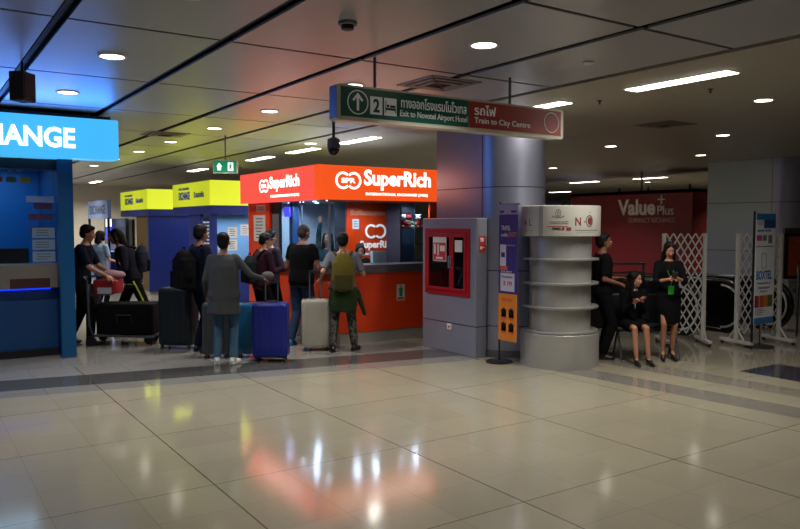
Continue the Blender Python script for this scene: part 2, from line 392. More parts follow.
p = MB().box(.325, .45, .07, .225, 0, .003, M=at_(0, 0)).build('number_tile', WT, t)
DK = mat('symbol_dark', '17302c', .5, 0, 0)
text('2', 'number', DK, frame((.355, -.0095, .088), FY), width=.065, height=.118, bold=.03, depth=.002, parent=p)
p = MB().box(.47, .6, .07, .225, 0, .003, M=at_(0, 0)).build('bed_tile', WT, t)
b_ = MB(); F2 = frame((0, -.0095, 0), FY)
b_.box(.482, .489, .095, .2, 0, .002, M=F2); b_.box(.482, .59, .118, .138, 0, .002, M=F2); b_.box(.583, .59, .095, .138, 0, .002, M=F2)
b_.box(.53, .588, .142, .163, 0, .002, M=F2); b_.ell((.508, -.0105, .155), (.014, .002, .014)); b_.build('bed_symbol', DK, p)
text('ทางออกโรงแรมโนโวเทล', 'thai_lettering', WT, frame((.65, -.006, .155), FY), width=.75, height=.1, bold=.012, depth=.003, parent=t)
text('Exit to Novotel Airport Hotel', 'lettering', WT, frame((.64, -.006, .06), FY), width=.77, height=.072, bold=.006, depth=.003, parent=t)
text('รถไฟ', 'thai_lettering', WT, frame((1.5, -.006, .16), FY), width=.27, height=.1, bold=.012, depth=.003, parent=t)
text('Train to City Centre', 'lettering', WT, frame((1.5, -.006, .066), FY), width=.73, height=.072, bold=.006, depth=.003, parent=t)
xf(ringm(2.53, H_/2+.008, .105, .008), at_(0, 0)).build('circle_symbol', WT, t)
for x in (.42, 2.02):
    MB().cap((x, .07, H_-.01), (x, .07, CEIL-Z0), .014, .014, rnd=False).build('hanger_rod', GRY, t, True)

# green exit sign
EG = mat('exit_green', '0c6b4c', .4, 0, 0, emit='0fa06a', es=.55); EW = mat('exit_white', 'e8fff4', .5, 0, 0, emit='e6fff2', es=1.0)
t = thing('exit_sign', 'small green lit exit sign with running figure hanging beyond the queue', 'sign', (4.47, 11.9, 2.62), -30)
MB().cap((0, 0, .22), (0, 0, CEIL-2.62), .012, .012, rnd=False).build('hanger_rod', GRY, t)
MB().box(-.2, .2, -.02, .04, 0, .22).build('case', mat('exit_case', 'dfe6e2', .4), t)
MB().box(-.185, .185, -.024, -.02, .015, .205).build('green_face', EG, t)
a_ = MB(); F2 = frame((0, -.0245, 0), FY)
a_.add([(-.15, .11, 0), (-.1, .175, 0), (-.05, .11, 0), (-.15, .11, .003), (-.1, .175, .003), (-.05, .11, .003)], [(0, 1, 2), (3, 4, 5), (0, 1, 4, 3), (1, 2, 5, 4), (2, 0, 3, 5)], 0, F2)
a_.box(-.13, -.07, .05, .115, 0, .003, M=F2); a_.build('arrow_symbol', EW, t)
a_ = MB(); a_.box(.04, .13, .04, .18, 0, .002, M=F2); dr = a_.build('door_symbol', EW, t)
a_ = MB(); F3 = frame((0, -.0275, 0), FY)
a_.cap((.085, .11, .001), (.08, .13, .001), .012, .012, M=F3, n=6); a_.ell((.09, .155, .001), (.011, .011, .001), M=F3)
a_.cap((.08, .105, .001), (.105, .06, .001), .006, .006, M=F3, n=6); a_.cap((.08, .105, .001), (.06, .06, .001), .006, .006, M=F3, n=6); a_.cap((.085, .135, .001), (.11, .12, .001), .005, .005, M=F3, n=6)
a_.build('running_figure', mat('exit_figure', '0b5a40', .5, 0, 0), dr)

# ================================================================ orange exchange booth
OS = mat('orange_lit_sign', '702808', .3, 0, 0, emit='f8551a', es=.95)
OSR = mat('orange_red_lit_sign', '702014', .3, 0, 0, emit='fc5648', es=.95)
LET = mat('lit_lettering', 'ffffff', .5, 0, 0, emit='fffaf2', es=1.6)
OR = mat('orange_laminate', 'd83c08', .35, 0, .03); ORD_ = mat('orange_panel_inner', 'c2400f', .5, 0, .03)
DKG = mat('dark_counter', '5c5a5c', .3, .3); DKF = mat('dark_frame', '1d1f26', .4, .3)
GL = glass('booth_glass', 'e8f0f5'); WPAP = mat('paper', 'c9c8c6', .7); INK = mat('ink', '55555c', .7, 0, 0)
def spr_logo(M, r, mt, parent, name='logo'):
    # two overlapping thick rings drawn as one outline, three letters between
    root_ = None; mb = MB(); off = r*.72
    lim = math.degrees(math.acos(off/r)) if off < r else 0
    for s_, a0 in ((1, -180+lim), (-1, lim)):
        k = ringm(s_*off, 0, r, r*.26, a0, a0+360-2*lim, 40, .005)
        mb.add(k.v, k.f)
    xf(mb, M); o = mb.build(name, mt, parent)
    text('SPR', 'logo_letters', mt, M @ Matrix.Translation((0, -r*.3, 0)), width=r*1.9, height=r*.6, bold=.03, depth=.005, parent=o, align='CENTER')
    return o
bo = thing('exchange_booth', 'orange glass money exchange booth with lit orange sign and wide counter', 'exchange booth', (5.0, 9.6, 0))
BX1 = 7.3-5.0; BY1 = 3.0                      # local extents
ZS0, ZS1 = 2.14, 2.645
sb = MB().box(.0, BX1, 0.0, .12, ZS0, ZS1).build('front_sign', OS, bo)
sl = MB().box(.0, .12, .12, BY1, ZS0, ZS1).build('side_sign', OSR, bo)
F = frame((0, -.001, 0), FY)
spr_logo(F @ Matrix.Translation((.5, ZS0+.285, 0)), .128, LET, sb)
text('SuperRich', 'lettering', LET, F @ Matrix.Translation((.77, ZS0+.15, 0)), width=1.24, height=.31, bold=.03, parent=sb)
text('INTERNATIONAL EXCHANGE (1965)', 'small_lettering', LET, F @ Matrix.Translation((.8, ZS0+.06, 0)), width=1.15, height=.055, bold=.02, parent=sb)
F = frame((-.001, 0, 0), FX)
spr_logo(F @ Matrix.Translation((-1.95, ZS0+.27, 0)), .11, LET, sl)
text('SuperRich', 'lettering', LET, F @ Matrix.Translation((-1.72, ZS0+.16, 0)), width=1.1, height=.25, bold=.025, parent=sl)
text('INTERNATIONAL EXCHANGE (1965)', 'small_lettering', LET, F @ Matrix.Translation((-1.68, ZS0+.06, 0)), width=1.05, height=.05, bold=.02, parent=sl)
MB().box(.12, BX1, .12, BY1, ZS0, ZS0+.04).box(.12, BX1, .12, BY1, ZS1-.05, ZS1-.02).build('roof_soffit', mat('soffit', '8f95a8', .4), bo)
# counters
MB().box(.24, BX1-.02, -.17, .3, .17, 1.05).box(.24, .7, .3, 2.05, .17, 1.05).build('counter_front', OR, bo, bevel=.004)
MB().box(.26, BX1-.04, -.15, .28, 0, .17).box(.26, .68, .28, 2.05, 0, .17).build('counter_plinth', mat('plinth_light', '9d988e', .5), bo)
MB().box(.17, BX1-.01, -.22, .33, 1.05, 1.17).box(.17, .73, .33, 2.05, 1.05, 1.17).build('counter_top', DKG, bo, bevel=.004)
# corner post + glazing
g_ = MB().box(.2, BX1-.02, .06, .07, 1.18, ZS0); g_.build('front_glass', GL, bo)
g_ = MB().box(.2, .21, .1, 2.05, 1.18, ZS0); g_.build('side_glass', GL, bo)
MB().box(.195, .225, .045, .085, 1.17, ZS0).box(.195, .215, .95, .975, 1.17, ZS0).box(.195, .225, 2.03, 2.06, 0, ZS0).box(.2, BX1, .05, .08, ZS0-.03, ZS0).build('glazing_frame', mat('pale_frame', '8090a8', .3, .5), bo)
# orange side pilaster with notices
pl_ = MB().box(.14, .3, 2.06, 2.98, 0, ZS0).build('side_pilaster', OR, bo)
F = frame((.137, 0, 0), FX)
def notice(M, x0, x1, y0, y1, parent, lines=6, name='notice', paper=WPAP, ink=INK, head=None):
    o = MB().box(x0, x1, y0, y1, 0, .004, M=M).build(name, paper, parent)
    mb = MB(); h = (y1-y0)/(lines+1.2); w_ = x1-x0; rr = random.Random(int((x0+y0)*1000))
    for k in range(lines):
        y = y1-h*(k+.9); a = x0+w_*(.12+.1*rr.random()); b = x1-w_*(.12+.25*rr.random()); mb.box(a, b, y-h*.32, y, .004, .005, 0, M)
    mb.build('print', ink, o); return o
notice(F, -2.72, -2.22, 1.48, 1.93, pl_, 7); notice(F, -2.6, -2.2, 1.99, 2.11, pl_, 2)
dp = MB().box(.165, .195, 1.68, 2.03, 1.17, ZS0).build('glass_side_panel', DKF, bo)
notice(frame((.162, 0, 0), FX), -1.98, -1.72, 1.3, 1.95, dp, 6, paper=mat('grey_notice', '565660', .6))
# no food or drink stickers
SGR = mat('sticker_green', '1d7a4c', .5); SRD = mat('sticker_red', 'a8262c', .5); SGR2 = mat('sticker_grey', 'b9bab4', .5)
def drink(M, x, y, parent):
    o = MB().box(x-.075, x+.075, y-.125, y+.125, 0, .003, M=M).build('no_drinks_sticker', SGR2, parent)
    m_ = MB().add([(x-.035, y+.05, .004), (x+.035, y+.05, .004), (x+.025, y-.06, .004), (x-.025, y-.06, .004)], [(0, 1, 2, 3)], 0, M)
    m_.box(x-.04, x+.04, y+.05, y+.065, .003, .005, 0, M).box(x-.01, x+.012, y+.065, y+.105, .003, .005, 0, M).build('cup_symbol', SGR, o)
    MB().box(x-.06, x+.06, y-.105, y-.075, .003, .005, 0, M).build('red_caption', SRD, o)
cf = [c for c in bo.children if c.name.startswith('counter_front')][0]
drink(frame((0, -.171, 0), FY), 1.32, .73, cf)
drink(frame((.136, 0, 0), FX), -2.5, .95, pl_)
# interior back walls
bw = MB().box(.9, 1.8, .75, .8, 0, ZS0).build('back_panel', OR, bo)
F = frame((0, .748, 0), FY)
text('รับเงินเยนทอง ร', 'thai_lettering', mat('pale_lettering', 'd0a080', .5, 0, 0), F @ Matrix.Translation((.96, 1.92, 0)), width=.75, height=.09, bold=.01, parent=bw)
lw = mat('wall_logo_white', 'f0ece4', .5, 0, 0, emit='fff4e8', es=.35)
spr2 = MB()
for s_, a0 in ((1, -180+44), (-1, 44)):
    k = ringm(s_*.085, 0, .118, .035, a0, a0+360-88, 40, .006); spr2.add(k.v, k.f)
xf(spr2, F @ Matrix.Translation((1.44, 1.66, 0))).build('wall_logo', lw, bw)
text('SuperRich', 'wall_lettering', lw, F @ Matrix.Translation((1.14, 1.35, 0)), width=.66, height=.16, bold=.03, parent=bw)
text('SINCE 1965', 'wall_small_lettering', lw, F @ Matrix.Translation((1.16, 1.27, 0)), width=.4, height=.04, bold=.03, parent=bw)
notice(F, 1.0, 1.12, 1.7, 1.86, bw, 3)
MB().box(.92, 1.78, .8, 1.2, 0, ZS0).build('inner_partition', DKF, bo)
MB().box(2.14, BX1, .2, .24, 0, ZS0).build('end_panel', OR, bo)
sh = MB().box(1.56, 1.59, .2, .6, 0, ZS0).box(1.58, 2.12, .6, .64, 0, ZS0).build('display_cabinet', mat('cabinet_back', '262c38', .5), bo)
sh2 = MB()
for z in (1.45, 1.7, 1.95):
    sh2.box(1.59, 2.12, .2, .208, z, z+.012); MB().box(1.59, 2.12, .21, .6, z, z+.012).build('glass_shelf', GL, bo)
sh2.box(1.84, 1.85, .2, .21, 1.18, ZS0).build('shelf_edges', mat('shelf_edge', '7d8ba0', .2, .3), bo)
# blue lit back room
mb = MB().box(.3, 2.2, 2.6, 2.65, 0, ZS0).box(.3, .35, 2.05, 2.6, 0, ZS0)
mb.build('rear_wall', mat('rear_wall_pale', 'c4d6e8', .6), bo)
MB().box(.3, .42, 1.5, 1.62, 0, ZS0).build('inner_blue_post', mat('blue_cabinet', '21487c', .5), bo)
led = mat('shop_lamp', 'ffffff', .5, 0, 0, emit='dfeaff', es=7)
for k, (x, y) in enumerate([(.35, .35), (.35, .8), (.35, 1.25), (.35, 1.7), (.85, .35), (1.15, .3), (1.66, .33), (1.95, .33), (.75, 1.5), (.7, 2.2)]):
    q = MB().lathe([(.035, ZS0-.004), (.035, ZS0-.012)], (x, y, 0), 16).build('spotlight', led, bo)
    area('spot_lamp', bo, (x, y, ZS0-.02), 'DISK', .07, 0, 6.5, (.75, .87, 1), 160)
area('sign_lamp', bo, (1.1, -.04, 2.4), 'RECTANGLE', 2.2, .4, 3, (1, .3, .1), 180); turn(bo, (1.1, -.04, 2.4), 'y')
area('sign_lamp', bo, (-.04, 1.5, 2.4), 'RECTANGLE', .4, 2.8, 6, (1, .2, .12), 180); turn(bo, (-.04, 1.5, 2.4), 'x')
tv = MB().box(.27, .3, 1.55, 1.75, 1.9, 2.06).build('purple_lit_box', mat('purple_light', '6a5cff', .4, 0, 0, emit='5a48ff', es=1.6), bo)
for y0_, y1_, z0_, z1_ in ((.5, .82, 1.25, 1.42),):
    MB().box(1.0, 1.25, .12, .2, 1.18, 1.36).build('paper_holder', mat('pale_holder', 'a9b2b4', .4), bo)

# toys on the shelf
def toy(x, y, z, cols, label):
    t = thing('plush_toy', label, 'plush toy', (x, y, z), 0, 'plush toys in the orange booth')
    a = mat('plush_'+cols[0], cols[0], .95, bump=.3); b = mat('plush_'+cols[1], cols[1], .95, bump=.3)
    body = MB(); body.ell((0, 0, .07), (.06, .05, .07)).cap((-.04, -.02, .1), (-.08, -.05, .06), .022, .02).cap((.04, -.02, .1), (.08, -.05, .06), .022, .02).cap((-.03, -.03, .03), (-.05, -.09, .02), .025, .024).cap((.03, -.03, .03), (.05, -.09, .02), .025, .024)
    body.build('body', b, t, True)
    MB().ell((0, -.01, .175), (.05, .045, .046)).ell((-.04, 0, .215), (.018, .01, .018)).ell((.04, 0, .215), (.018, .01, .018)).ell((0, -.055, .165), (.02, .014, .014)).build('head', a, t, True)
toy(6.69, 9.92, 1.712, ('d8d0c4', 'a02a26'), 'small white and red plush toy on glass shelf of orange booth, leftmost')
toy(6.83, 9.96, 1.712, ('a02020', '7d7a50'), 'small red headed plush toy on glass shelf of orange booth, middle')
toy(6.99, 9.92, 1.712, ('d8d4c8', '9c3a2a'), 'pale plush toy at the end of the booth shelf by fire cabinet')

# ================================================================ yellow and grey booths behind
YS = mat('yellow_lit_sign', '707408', .3, 0, 0, emit='bcc81c', es=.95); YSB = mat('yellow_lit_sign_bright', '787c10', .3, 0, 0, emit='dae432', es=1.0)
NB = mat('navy_laminate', '15246e', .35); BL = mat('sign_blue_lettering', '24349a', .5, 0, 0)
def yellow_booth(y, ly, label, window):
    t = thing('exchange_booth', label, 'exchange booth', (5.0, y, 0), 0, 'yellow and blue exchange booths')
    s1 = MB().box(0, .1, .1, ly, 2.15, 2.64).build('side_sign', YS, t); s2 = MB().box(0, 2.6, 0, .1, 2.15, 2.64).build('front_sign', YSB, t)
    MB().box(.0, 2.6, .0, ly, 1.98, 2.148).build('blue_fascia', NB, t)
    F = frame((-.001, 0, 0), FX)
    text('EXCHANGE', 'lettering', BL, F @ Matrix.Translation((-ly*.82, 2.29, 0)), width=ly*.3, height=.17, bold=.03, parent=s1)
    text('บริการแลกเงิน', 'small_lettering', BL, F @ Matrix.Translation((-ly*.82, 2.5, 0)), width=ly*.28, height=.06, bold=.01, parent=s1)
    text('รับแลกเงิน', 'thai_lettering', BL, F @ Matrix.Translation((-ly*.42, 2.32, 0)), width=ly*.25, height=.13, bold=.02, parent=s1)
    if not window:
        MB().box(.0, 2.6, .03, .1, .1, 1.98).build('front_wall', NB, t)
        MB().box(.03, .1, .1, ly*.45, .1, 1.98).build('side_wall', mat('booth_brown', '5a4320', .5), t)
        MB().box(.04, .1, ly*.45, ly, .1, 1.0).build('counter_front', NB, t)
        MB().box(.5, .55, ly*.45, ly, 1.0, 1.98).build('inner_wall', mat('booth_inner_dark', '20242e', .5), t)
        scn = MB().box(-.05, .02, ly*.5, ly*.62, 1.0, 1.9).build('standing_screen', DKF, t)
    else:
        MB().box(.0, 2.6, .03, .5, .1, 1.02).box(.03, .5, .5, ly, .1, 1.02).build('counter_front', NB, t)
        MB().box(-.03, 2.6, -.03, .53, 1.02, 1.06).build('counter_top', DKG, t)
        MB().box(.0, .12, .03, .15, 1.06, 1.98).build('post', NB, t); MB().box(.03, .1, ly*.3, ly*.6, 1.06, 1.98).build('side_panel', NB, t)
        MB().box(.12, 2.6, .08, .09, 1.06, 1.98).build('front_glass', GL, t)
        MB().box(.12, 2.6, 1.1, 1.15, 0, 1.98).build('inner_wall', mat('inner_pale_blue', '8fb4d8', .5, 0, 0), t)
        rb = MB().box(.04, .08, ly*.08, ly*.25, 1.2, 1.9).build('rate_board', DKF, t)
        rr = MB()
        for k in range(9): rr.box(.034, .04, ly*.09, ly*.16, 1.24+k*.07, 1.27+k*.07); rr.box(.034, .04, ly*.18, ly*.24, 1.24+k*.07, 1.27+k*.07)
        rr.build('rate_digits', mat('rate_digits', '8a8fa0', .5, 0, 0, emit='c0d0ff', es=.5), rb)
        for k, (x, z) in enumerate([(.35, 1.5), (.35, 1.25), (.62, 1.55)]): notice(frame((0, .078, 0), FY), x, x+.2, z, z+.22, t, 4)
        area('booth_lamp', t, (.9, .5, 1.95), 'RECTANGLE', 1.4, .5, 22, (.7, .85, 1), 170)
    for p_, ax, sx in (((1.3, -.04, 2.4), 'y', 2.4), ((-.04, ly/2, 2.4), 'x', .4)):
        area('sign_lamp', t, p_, 'RECTANGLE', sx, .4 if ax == 'y' else ly, 2 if ax == 'y' else 6, (.8, .85, .02), 180); turn(t, p_, ax)
    MB().box(.03, 2.58, .06, ly, 0, .1).build('plinth', mat('plinth_light', '9d988e', .5), t)
    MB().box(.1, 2.6, .1, ly, 2.6, 2.63).build('roof', DKF, t)
    return t
yellow_booth(14.1, 2.5, 'navy exchange booth with lit yellow sign directly beyond the orange booth', True)
yellow_booth(18.6, 2.8, 'navy exchange booth with lit yellow sign and blank blue front wall, farther off', False)
t = thing('grey_booth', 'distant booth with dull blue grey lettered sign beyond the yellow booths', 'booth', (5.0, 23.0, 0))
s1 = MB().box(0, .1, 0, 2.8, 1.95, 2.5).build('side_sign', mat('dull_blue_sign', '53607c', .5, 0, 0, emit='56688f', es=.3), t)
text('EXCHANGE', 'lettering', mat('dull_letters', '2d3444', .5, 0, 0), frame((-.001, 0, 0), FX) @ Matrix.Translation((-2.5, 2.08, 0)), width=2.2, height=.28, bold=.02, parent=s1)
MB().box(0.05, 2.4, 0, 2.8, 0, .95).build('counter_front', NB, t); MB().box(.5, .6, 0, 2.8, .95, 1.95).build('inner_wall', mat('inner_dim', '48506a', .5), t)
MB().box(0, .06, 0, .1, .95, 1.95).build('post', DKF, t); MB().box(0, .06, 2.7, 2.8, .95, 1.95).build('post', DKF, t)
q = MB().box(.44, .48, 1.6, 2.3, 1.3, 1.75).build('blue_screen', mat('purple_screen', '3030a0', .4, 0, 0, emit='3a40ff', es=.8), t)
q = MB().box(.2, .26, .7, 1.2, 1.7, 1.93).build('lit_lamp_box', mat('white_lit_box', 'ffffff', .4, 0, 0, emit='dce8ff', es=2.0), t)

# ================================================================ blue booth on the near side
CS_ = mat('cyan_lit_sign', '1e7fd0', .3, 0, 0, emit='46bcf8', es=.95)
BLU = mat('blue_laminate', '0f5c94', .35); BLD = mat('blue_laminate_deep', '0b3f70', .35)
bb = thing('exchange_booth', 'blue exchange booth with big lit cyan sign and steel counter band', 'exchange booth', (1.82, 10.6, 0))
sg = MB().box(-5.2, .59, -.25, .08, 2.63, 3.155).build('lit_sign', CS_, bb, bevel=.01)
F = frame((0, -.251, 0), FY)
text('EXCHANGE', 'lettering', LET, F @ Matrix.Translation((.05, 2.755, 0)), width=1.6, height=.26, bold=.03, depth=.008, parent=sg, align='RIGHT')
MB().box(-5.2, .5, -.2, 3.0, 3.155, 3.2).build('sign_lid', DKF, bb)
MB().box(-.13, .05, -.02, .14, 0, 2.63).build('corner_post', mat('post_blue', '0b4a78', .3), bb)
MB().box(-5, -.1, .35, .9, .1, .9).build('counter_front', BLD, bb)
MB().box(-5, -.1, .3, .95, .0, .1).build('plinth', DKF, bb)
MB().box(-5, -.1, .22, .9, .93, 1.24).build('counter_band', brushed('booth_steel', '8d8880', .4, .7, False), bb)
MB().box(-.7, -.22, .214, .22, .93, 1.06).build('dark_red_plate', mat('dark_red', '3a1518', .5), bb)
MB().box(-5, -.2, .3, .34, .905, .93).build('blue_glow_strip', mat('blue_led', '1050ff', .5, 0, 0, emit='0a3cff', es=1.2), bb)
MB().box(-5, -.1, .4, .41, 1.25, 2.6).build('front_glass', GL, bb)
MB().box(-5, 0, .14, .5, 2.5, 2.63).build('window_header', mat('header_dark', '101828', .3), bb)
MB().box(-5, -.1, 1.9, 1.95, 0, 2.7).build('inner_wall', mat('inner_blue_wall', '1668b0', .4), bb)
MB().box(-.1, 0.05, .14, 3.0, 0, 2.7).build('side_wall', BLD, bb)
MB().box(.06, .1, .5, .75, .4, 2.4).build('side_board', PB, bb)
bs = MB().box(-.88, -.42, .6, .66, 1.25, 1.45).build('monitor', PB, bb)
nt_ = frame((.26, .396, 0), FY)
for k, (x0, x1, z, mt) in enumerate([(-.72, -.38, 2.07, mat('pale_sticker', 'a8b4e0', .5)), (-.63, -.4, 1.98, mat('dark_sticker', '4a2c58', .5)), (-.7, -.4, 1.83, mat('dark_sticker', '4a2c58', .5)), (-.68, -.4, 1.66, mat('dark_sticker', '4a2c58', .5))]):
    MB().box(x0, x1, z, z+.085, 0, .003, M=nt_).build('window_sticker', mt, bb)
for k in range(3): notice(nt_, -.66, -.38, 1.27+k*.16, 1.41+k*.16, bb, 3, paper=mat('blue_grey_notice', '7d93a8', .6))
for k, c in enumerate(['9aa0a8', 'b03040', '203a80', 'c8c8cc', '307850', 'c8a030', '802838', '4060a0', 'b8b8bc', '902f38', '2f6f5a', 'b09030']):
    MB().box(-2.6+k*.165, -2.48+k*.165, 2.33, 2.4, 0, .003, M=nt_).build('flag_sticker', mat('flag_'+c, c, .6), bb)
text('Open 06:00 - 01:00', 'hours_lettering', mat('hours_grey', '7d90a8', .5), nt_ @ Matrix.Translation((-2.3, 2.45, 0)), width=1.55, height=.09, bold=.01, parent=bb)
area('sign_lamp', bb, (-1.6, -.3, 2.95), 'RECTANGLE', 4.2, .3, 42, (.05, .22, 1), 180); turn(bb, (-1.6, -.3, 2.95), 'y')
area('booth_lamp', bb, (-1.6, 1.2, 2.6), 'RECTANGLE', 2.6, .8, 26, (.5, .75, 1), 170)
q = MB().box(-2.2, -1.6, .9, 1.0, 2.595, 2.6).box(-2.4, -1.8, 1.3, 1.4, 2.595, 2.6).build('lamp_tube', led, bb)

# ================================================================ dark red booth far off
DR = mat('dark_red_laminate', '74101f', .45); DRB = mat('dark_red_side', '8c2014', .45)
vb = thing('exchange_booth', 'large unlit dark red exchange booth beyond the escalators', 'exchange booth', (16.8, 11.64, 0))
MB().box(0, .1, 0, 4.15, 0, 2.68).build('front_wall', DR, vb)
MB().box(.1, 2.4, 0, .1, 0, 2.68).build('side_wall', DRB, vb); MB().box(.1, 2.4, 4.05, 4.15, 0, 2.68).build('side_wall', DRB, vb)
MB().box(.0, 2.4, 0, 4.15, 2.6, 2.68).build('roof', DR, vb)
GT = mat('unlit_lettering', 'd8cccc', .5, 0, 0); GT2 = mat('unlit_small_lettering', 'b88088', .5, 0, 0)
fw_ = [c for c in vb.children if c.name.startswith('front_wall')][0]
F = frame((-.001, 0, 0), FX)
text('Value', 'lettering', GT, F @ Matrix.Translation((-2.36, 2.02, 0)), width=1.25, height=.44, bold=.03, depth=.03, parent=fw_)
MB().box(-1.04, -.8, 2.42, 2.455, 0, .03, M=F).box(-.94, -.905, 2.3, 2.56, 0, .03, M=F).build('plus_symbol', GT, fw_)
text('Plus', 'small_lettering', GT, F @ Matrix.Translation((-1.04, 2.02, 0)), width=.5, height=.25, bold=0, depth=.03, parent=fw_)
text('CURRENCY EXCHANGE', 'small_lettering', GT2, F @ Matrix.Translation((-2.0, 1.82, 0)), width=1.5, height=.13, bold=.02, depth=.03, parent=fw_)
for y in (.3, 1.6, 2.6):
    MB().cap((.3, y, 2.68), (.3, y, 2.8), .03, .02).build('roof_spotlight', PB, vb)
MB().cap((.4, 1.9, 2.68), (.4, 1.9, CEIL), .03, .03, rnd=False).build('hanger_rod', GRY, vb)
t = thing('navy_booth', 'dark navy booth end showing between pillar and dark red booth', 'booth', (17.3, 16.6, 0))
MB().box(0, 2, 0, 3, 0, 2.2).build('wall', mat('navy_dim', '161a34', .5), t); MB().box(-.05, 2, 0, 3, 2.2, 2.5).build('sign', mat('navy_sign', '1c2350', .5), t)

# ================================================================ fire cabinet, pillar fittings
fc = thing('fire_hose_cabinet', 'grey steel fire hose cabinet with red glazed doors against the front pillar', 'fire cabinet', (6.25, 7.54, 0))
SB = brushed('cabinet_steel', '9b9dac', .38, .5)
MB().box(0, .19, 0, 1.21, 0, 1.86).build('body', SB, fc, bevel=.01)
MB().box(-.004, .194, -.004, 1.214, .41, .418).build('seam', ST2, fc)
F = frame((-.001, 0, 0), FX)
RF = mat('fire_red', 'a3131f', .35); FG = mat('cabinet_inside', '120c10', .5)
fr = MB(); fr.box(-1.13, -.12, .8, .85, 0, .02, 0, F).box(-1.13, -.12, 1.66, 1.72, 0, .02, 0, F).box(-1.13, -1.07, .85, 1.66, 0, .02, 0, F).box(-.18, -.12, .85, 1.66, 0, .02, 0, F)
fr.build('red_frame', RF, fc, bevel=.003)
MB().box(-1.07, -.18, .85, 1.66, .001, .003, 0, F).build('recess', FG, fc)
for nm, a, b in (('wide', -1.065, -.5), ('narrow', -.495, -.185)):
    d = MB(); d.box(a, b, .855, .9, .006, .03, 0, F).box(a, b, 1.6, 1.655, .006, .03, 0, F).box(a, a+.045, .9, 1.6, .006, .03, 0, F).box(b-.045, b, .9, 1.6, .006, .03, 0, F)
    dd = d.build('door', RF, fc, bevel=.003)
    MB().box(a+.045, b-.045, .9, 1.6, .012, .016, 0, F).build('glass', glass('cabinet_glass', 'b8c0cc', .2) if 'cabinet_glass' not in MC else MC['cabinet_glass'], dd)
    hx = b-.02 if nm == 'wide' else a+.02
    MB().tube([(hx, 1.18, .03), (hx, 1.18, .06), (hx, 1.34, .06), (hx, 1.34, .03)], .008, M=F).build('handle', ST, dd)
h = MB()
for k in range(5): h.tube([(-.8+(.2-.03*k)*math.cos(a*.5), 1.1+(.2-.03*k)*math.sin(a*.5), .007) for a in range(12)], .0045, M=F, closed=True, n=6)
h.build('hose_reel', mat('hose_red', '701018', .6), fc)
h = MB().cap((-.35, 1.0, .005), (-.35, 1.3, .005), .0045, .0045, M=F); h.build('extinguisher_pipe', mat('pipe_grey', '606068', .4), fc)
PR = mat('poster_red', 'c22228', .5); PWT = mat('poster_white', 'd6d2cc', .6)
q = MB().box(-.93, -.62, 1.26, 1.6, .017, .02, 0, F).build('instruction_poster', PWT, fc)
m_ = MB().box(-.92, -.63, 1.27, 1.52, .0202, .022, 0, F); m_.build('poster_red_block', PR, q)
MB().box(-.9, -.86, 1.36, 1.5, .0222, .024, 0, F).box(-.82, -.79, 1.34, 1.5, .0222, .024, 0, F).box(-.76, -.65, 1.4, 1.48, .0222, .024, 0, F).box(-.85, -.7, 1.29, 1.32, .0222, .024, 0, F).build('poster_symbols', PWT, q)
MB().box(-.43, -.27, 1.4, 1.56, .017, .02, 0, F).build('paper_note', PWT, fc)
Fs = frame((0, -.001, 0), FY)
for z, l in ((1.52, 'fire'), (1.41, 'hose')):
    q = MB().box(.05, .155, z, z+.1, 0, .004, 0, Fs).build('red_symbol_plate', PR, fc)
    m_ = MB()
    if l == 'fire': m_.ell((.105, -.006, z+.05), (.022, .002, .03)).box(.07, .08, z+.02, z+.08, .004, .006, 0, Fs).build('flame_symbol', PWT, q)
    else: m_.box(.065, .1, z+.035, z+.075, .004, .006, 0, Fs).box(.105, .14, z+.055, z+.065, .004, .006, 0, Fs).build('hose_symbol', PWT, q)
sk = thing('wall_socket', 'small white power socket low on the grey fire cabinet', 'socket', (6.247, 8.1, .36))
MB().box(-.012, 0, -.05, .05, -.04, .04).build('plate', PWT, sk, bevel=.004); MB().box(-.015, -.012, -.02, .02, -.012, .012).build('sticker', PR, sk)

# ================================================================ round brochure stand
KX, KY = 6.91, 6.67
ks = thing('brochure_stand', 'round steel brochure stand with white logo header beside the front pillar', 'display stand', (KX, KY, 0))
KS = brushed('stand_steel', 'b4b4b0', .3, .55)
MB().lathe([(.49, 0), (.49, .42), (.485, .425), (.3, .43)], n=64).build('base', KS, ks, True)
MB().lathe([(.385, .43), (.385, 1.62)], n=64).build('column', KS, ks, True)
for z in (.43, .735, 1.03, 1.33):
    MB().lathe([(.37, z), (.47, z), (.478, z+.004), (.478, z+.022), (.47, z+.026), (.37, z+.026)], n=64, a0=150, a1=420).build('shelf', mat('shelf_steel', 'b5b5b2', .3, .7), ks, True)
HW = mat('header_white', 'b9b7ae', .45)
hd = MB().lathe([(.485, 1.63), (.49, 1.64), (.49, 2.0), (.48, 2.005)], n=64).build('header', HW, ks, True)
a_cam = math.degrees(math.atan2(-KY, -KX))     # direction towards the open hall
def hx(a): return R(a_cam+a*.95+7)
GYL = mat('print_grey', '6e6c6a', .6, 0, 0); MRN = mat('print_maroon', '7a2a30', .6, 0, 0); RDL = mat('print_red', 'b23a28', .6, 0, 0); DRK = mat('print_dark', '1c1a1c', .6, 0, 0); BLL = mat('print_blue', '4a6c90', .6, 0, 0)
def htext(s, a, z, wdt, hgt, m, bold=0): text(s, 'print', m, None, width=wdt, height=hgt, bold=bold, depth=.002, parent=hd, wrap=(0, 0, .49, hx(a), z))
def hpatch(a0, a1, z0, z1, m, nm='print', n=8, r=.4915):
    mb = MB(); rs = []
    for k in range(n+1):
        a = hx(a0+(a1-a0)*k/n); c, s = math.cos(a), math.sin(a); rs.append([(.489*c, .489*s, z0), (r*c, r*s, z0), (r*c, r*s, z1), (.489*c, .489*s, z1)])
    return mb.rings(rs).build(nm, m, hd)
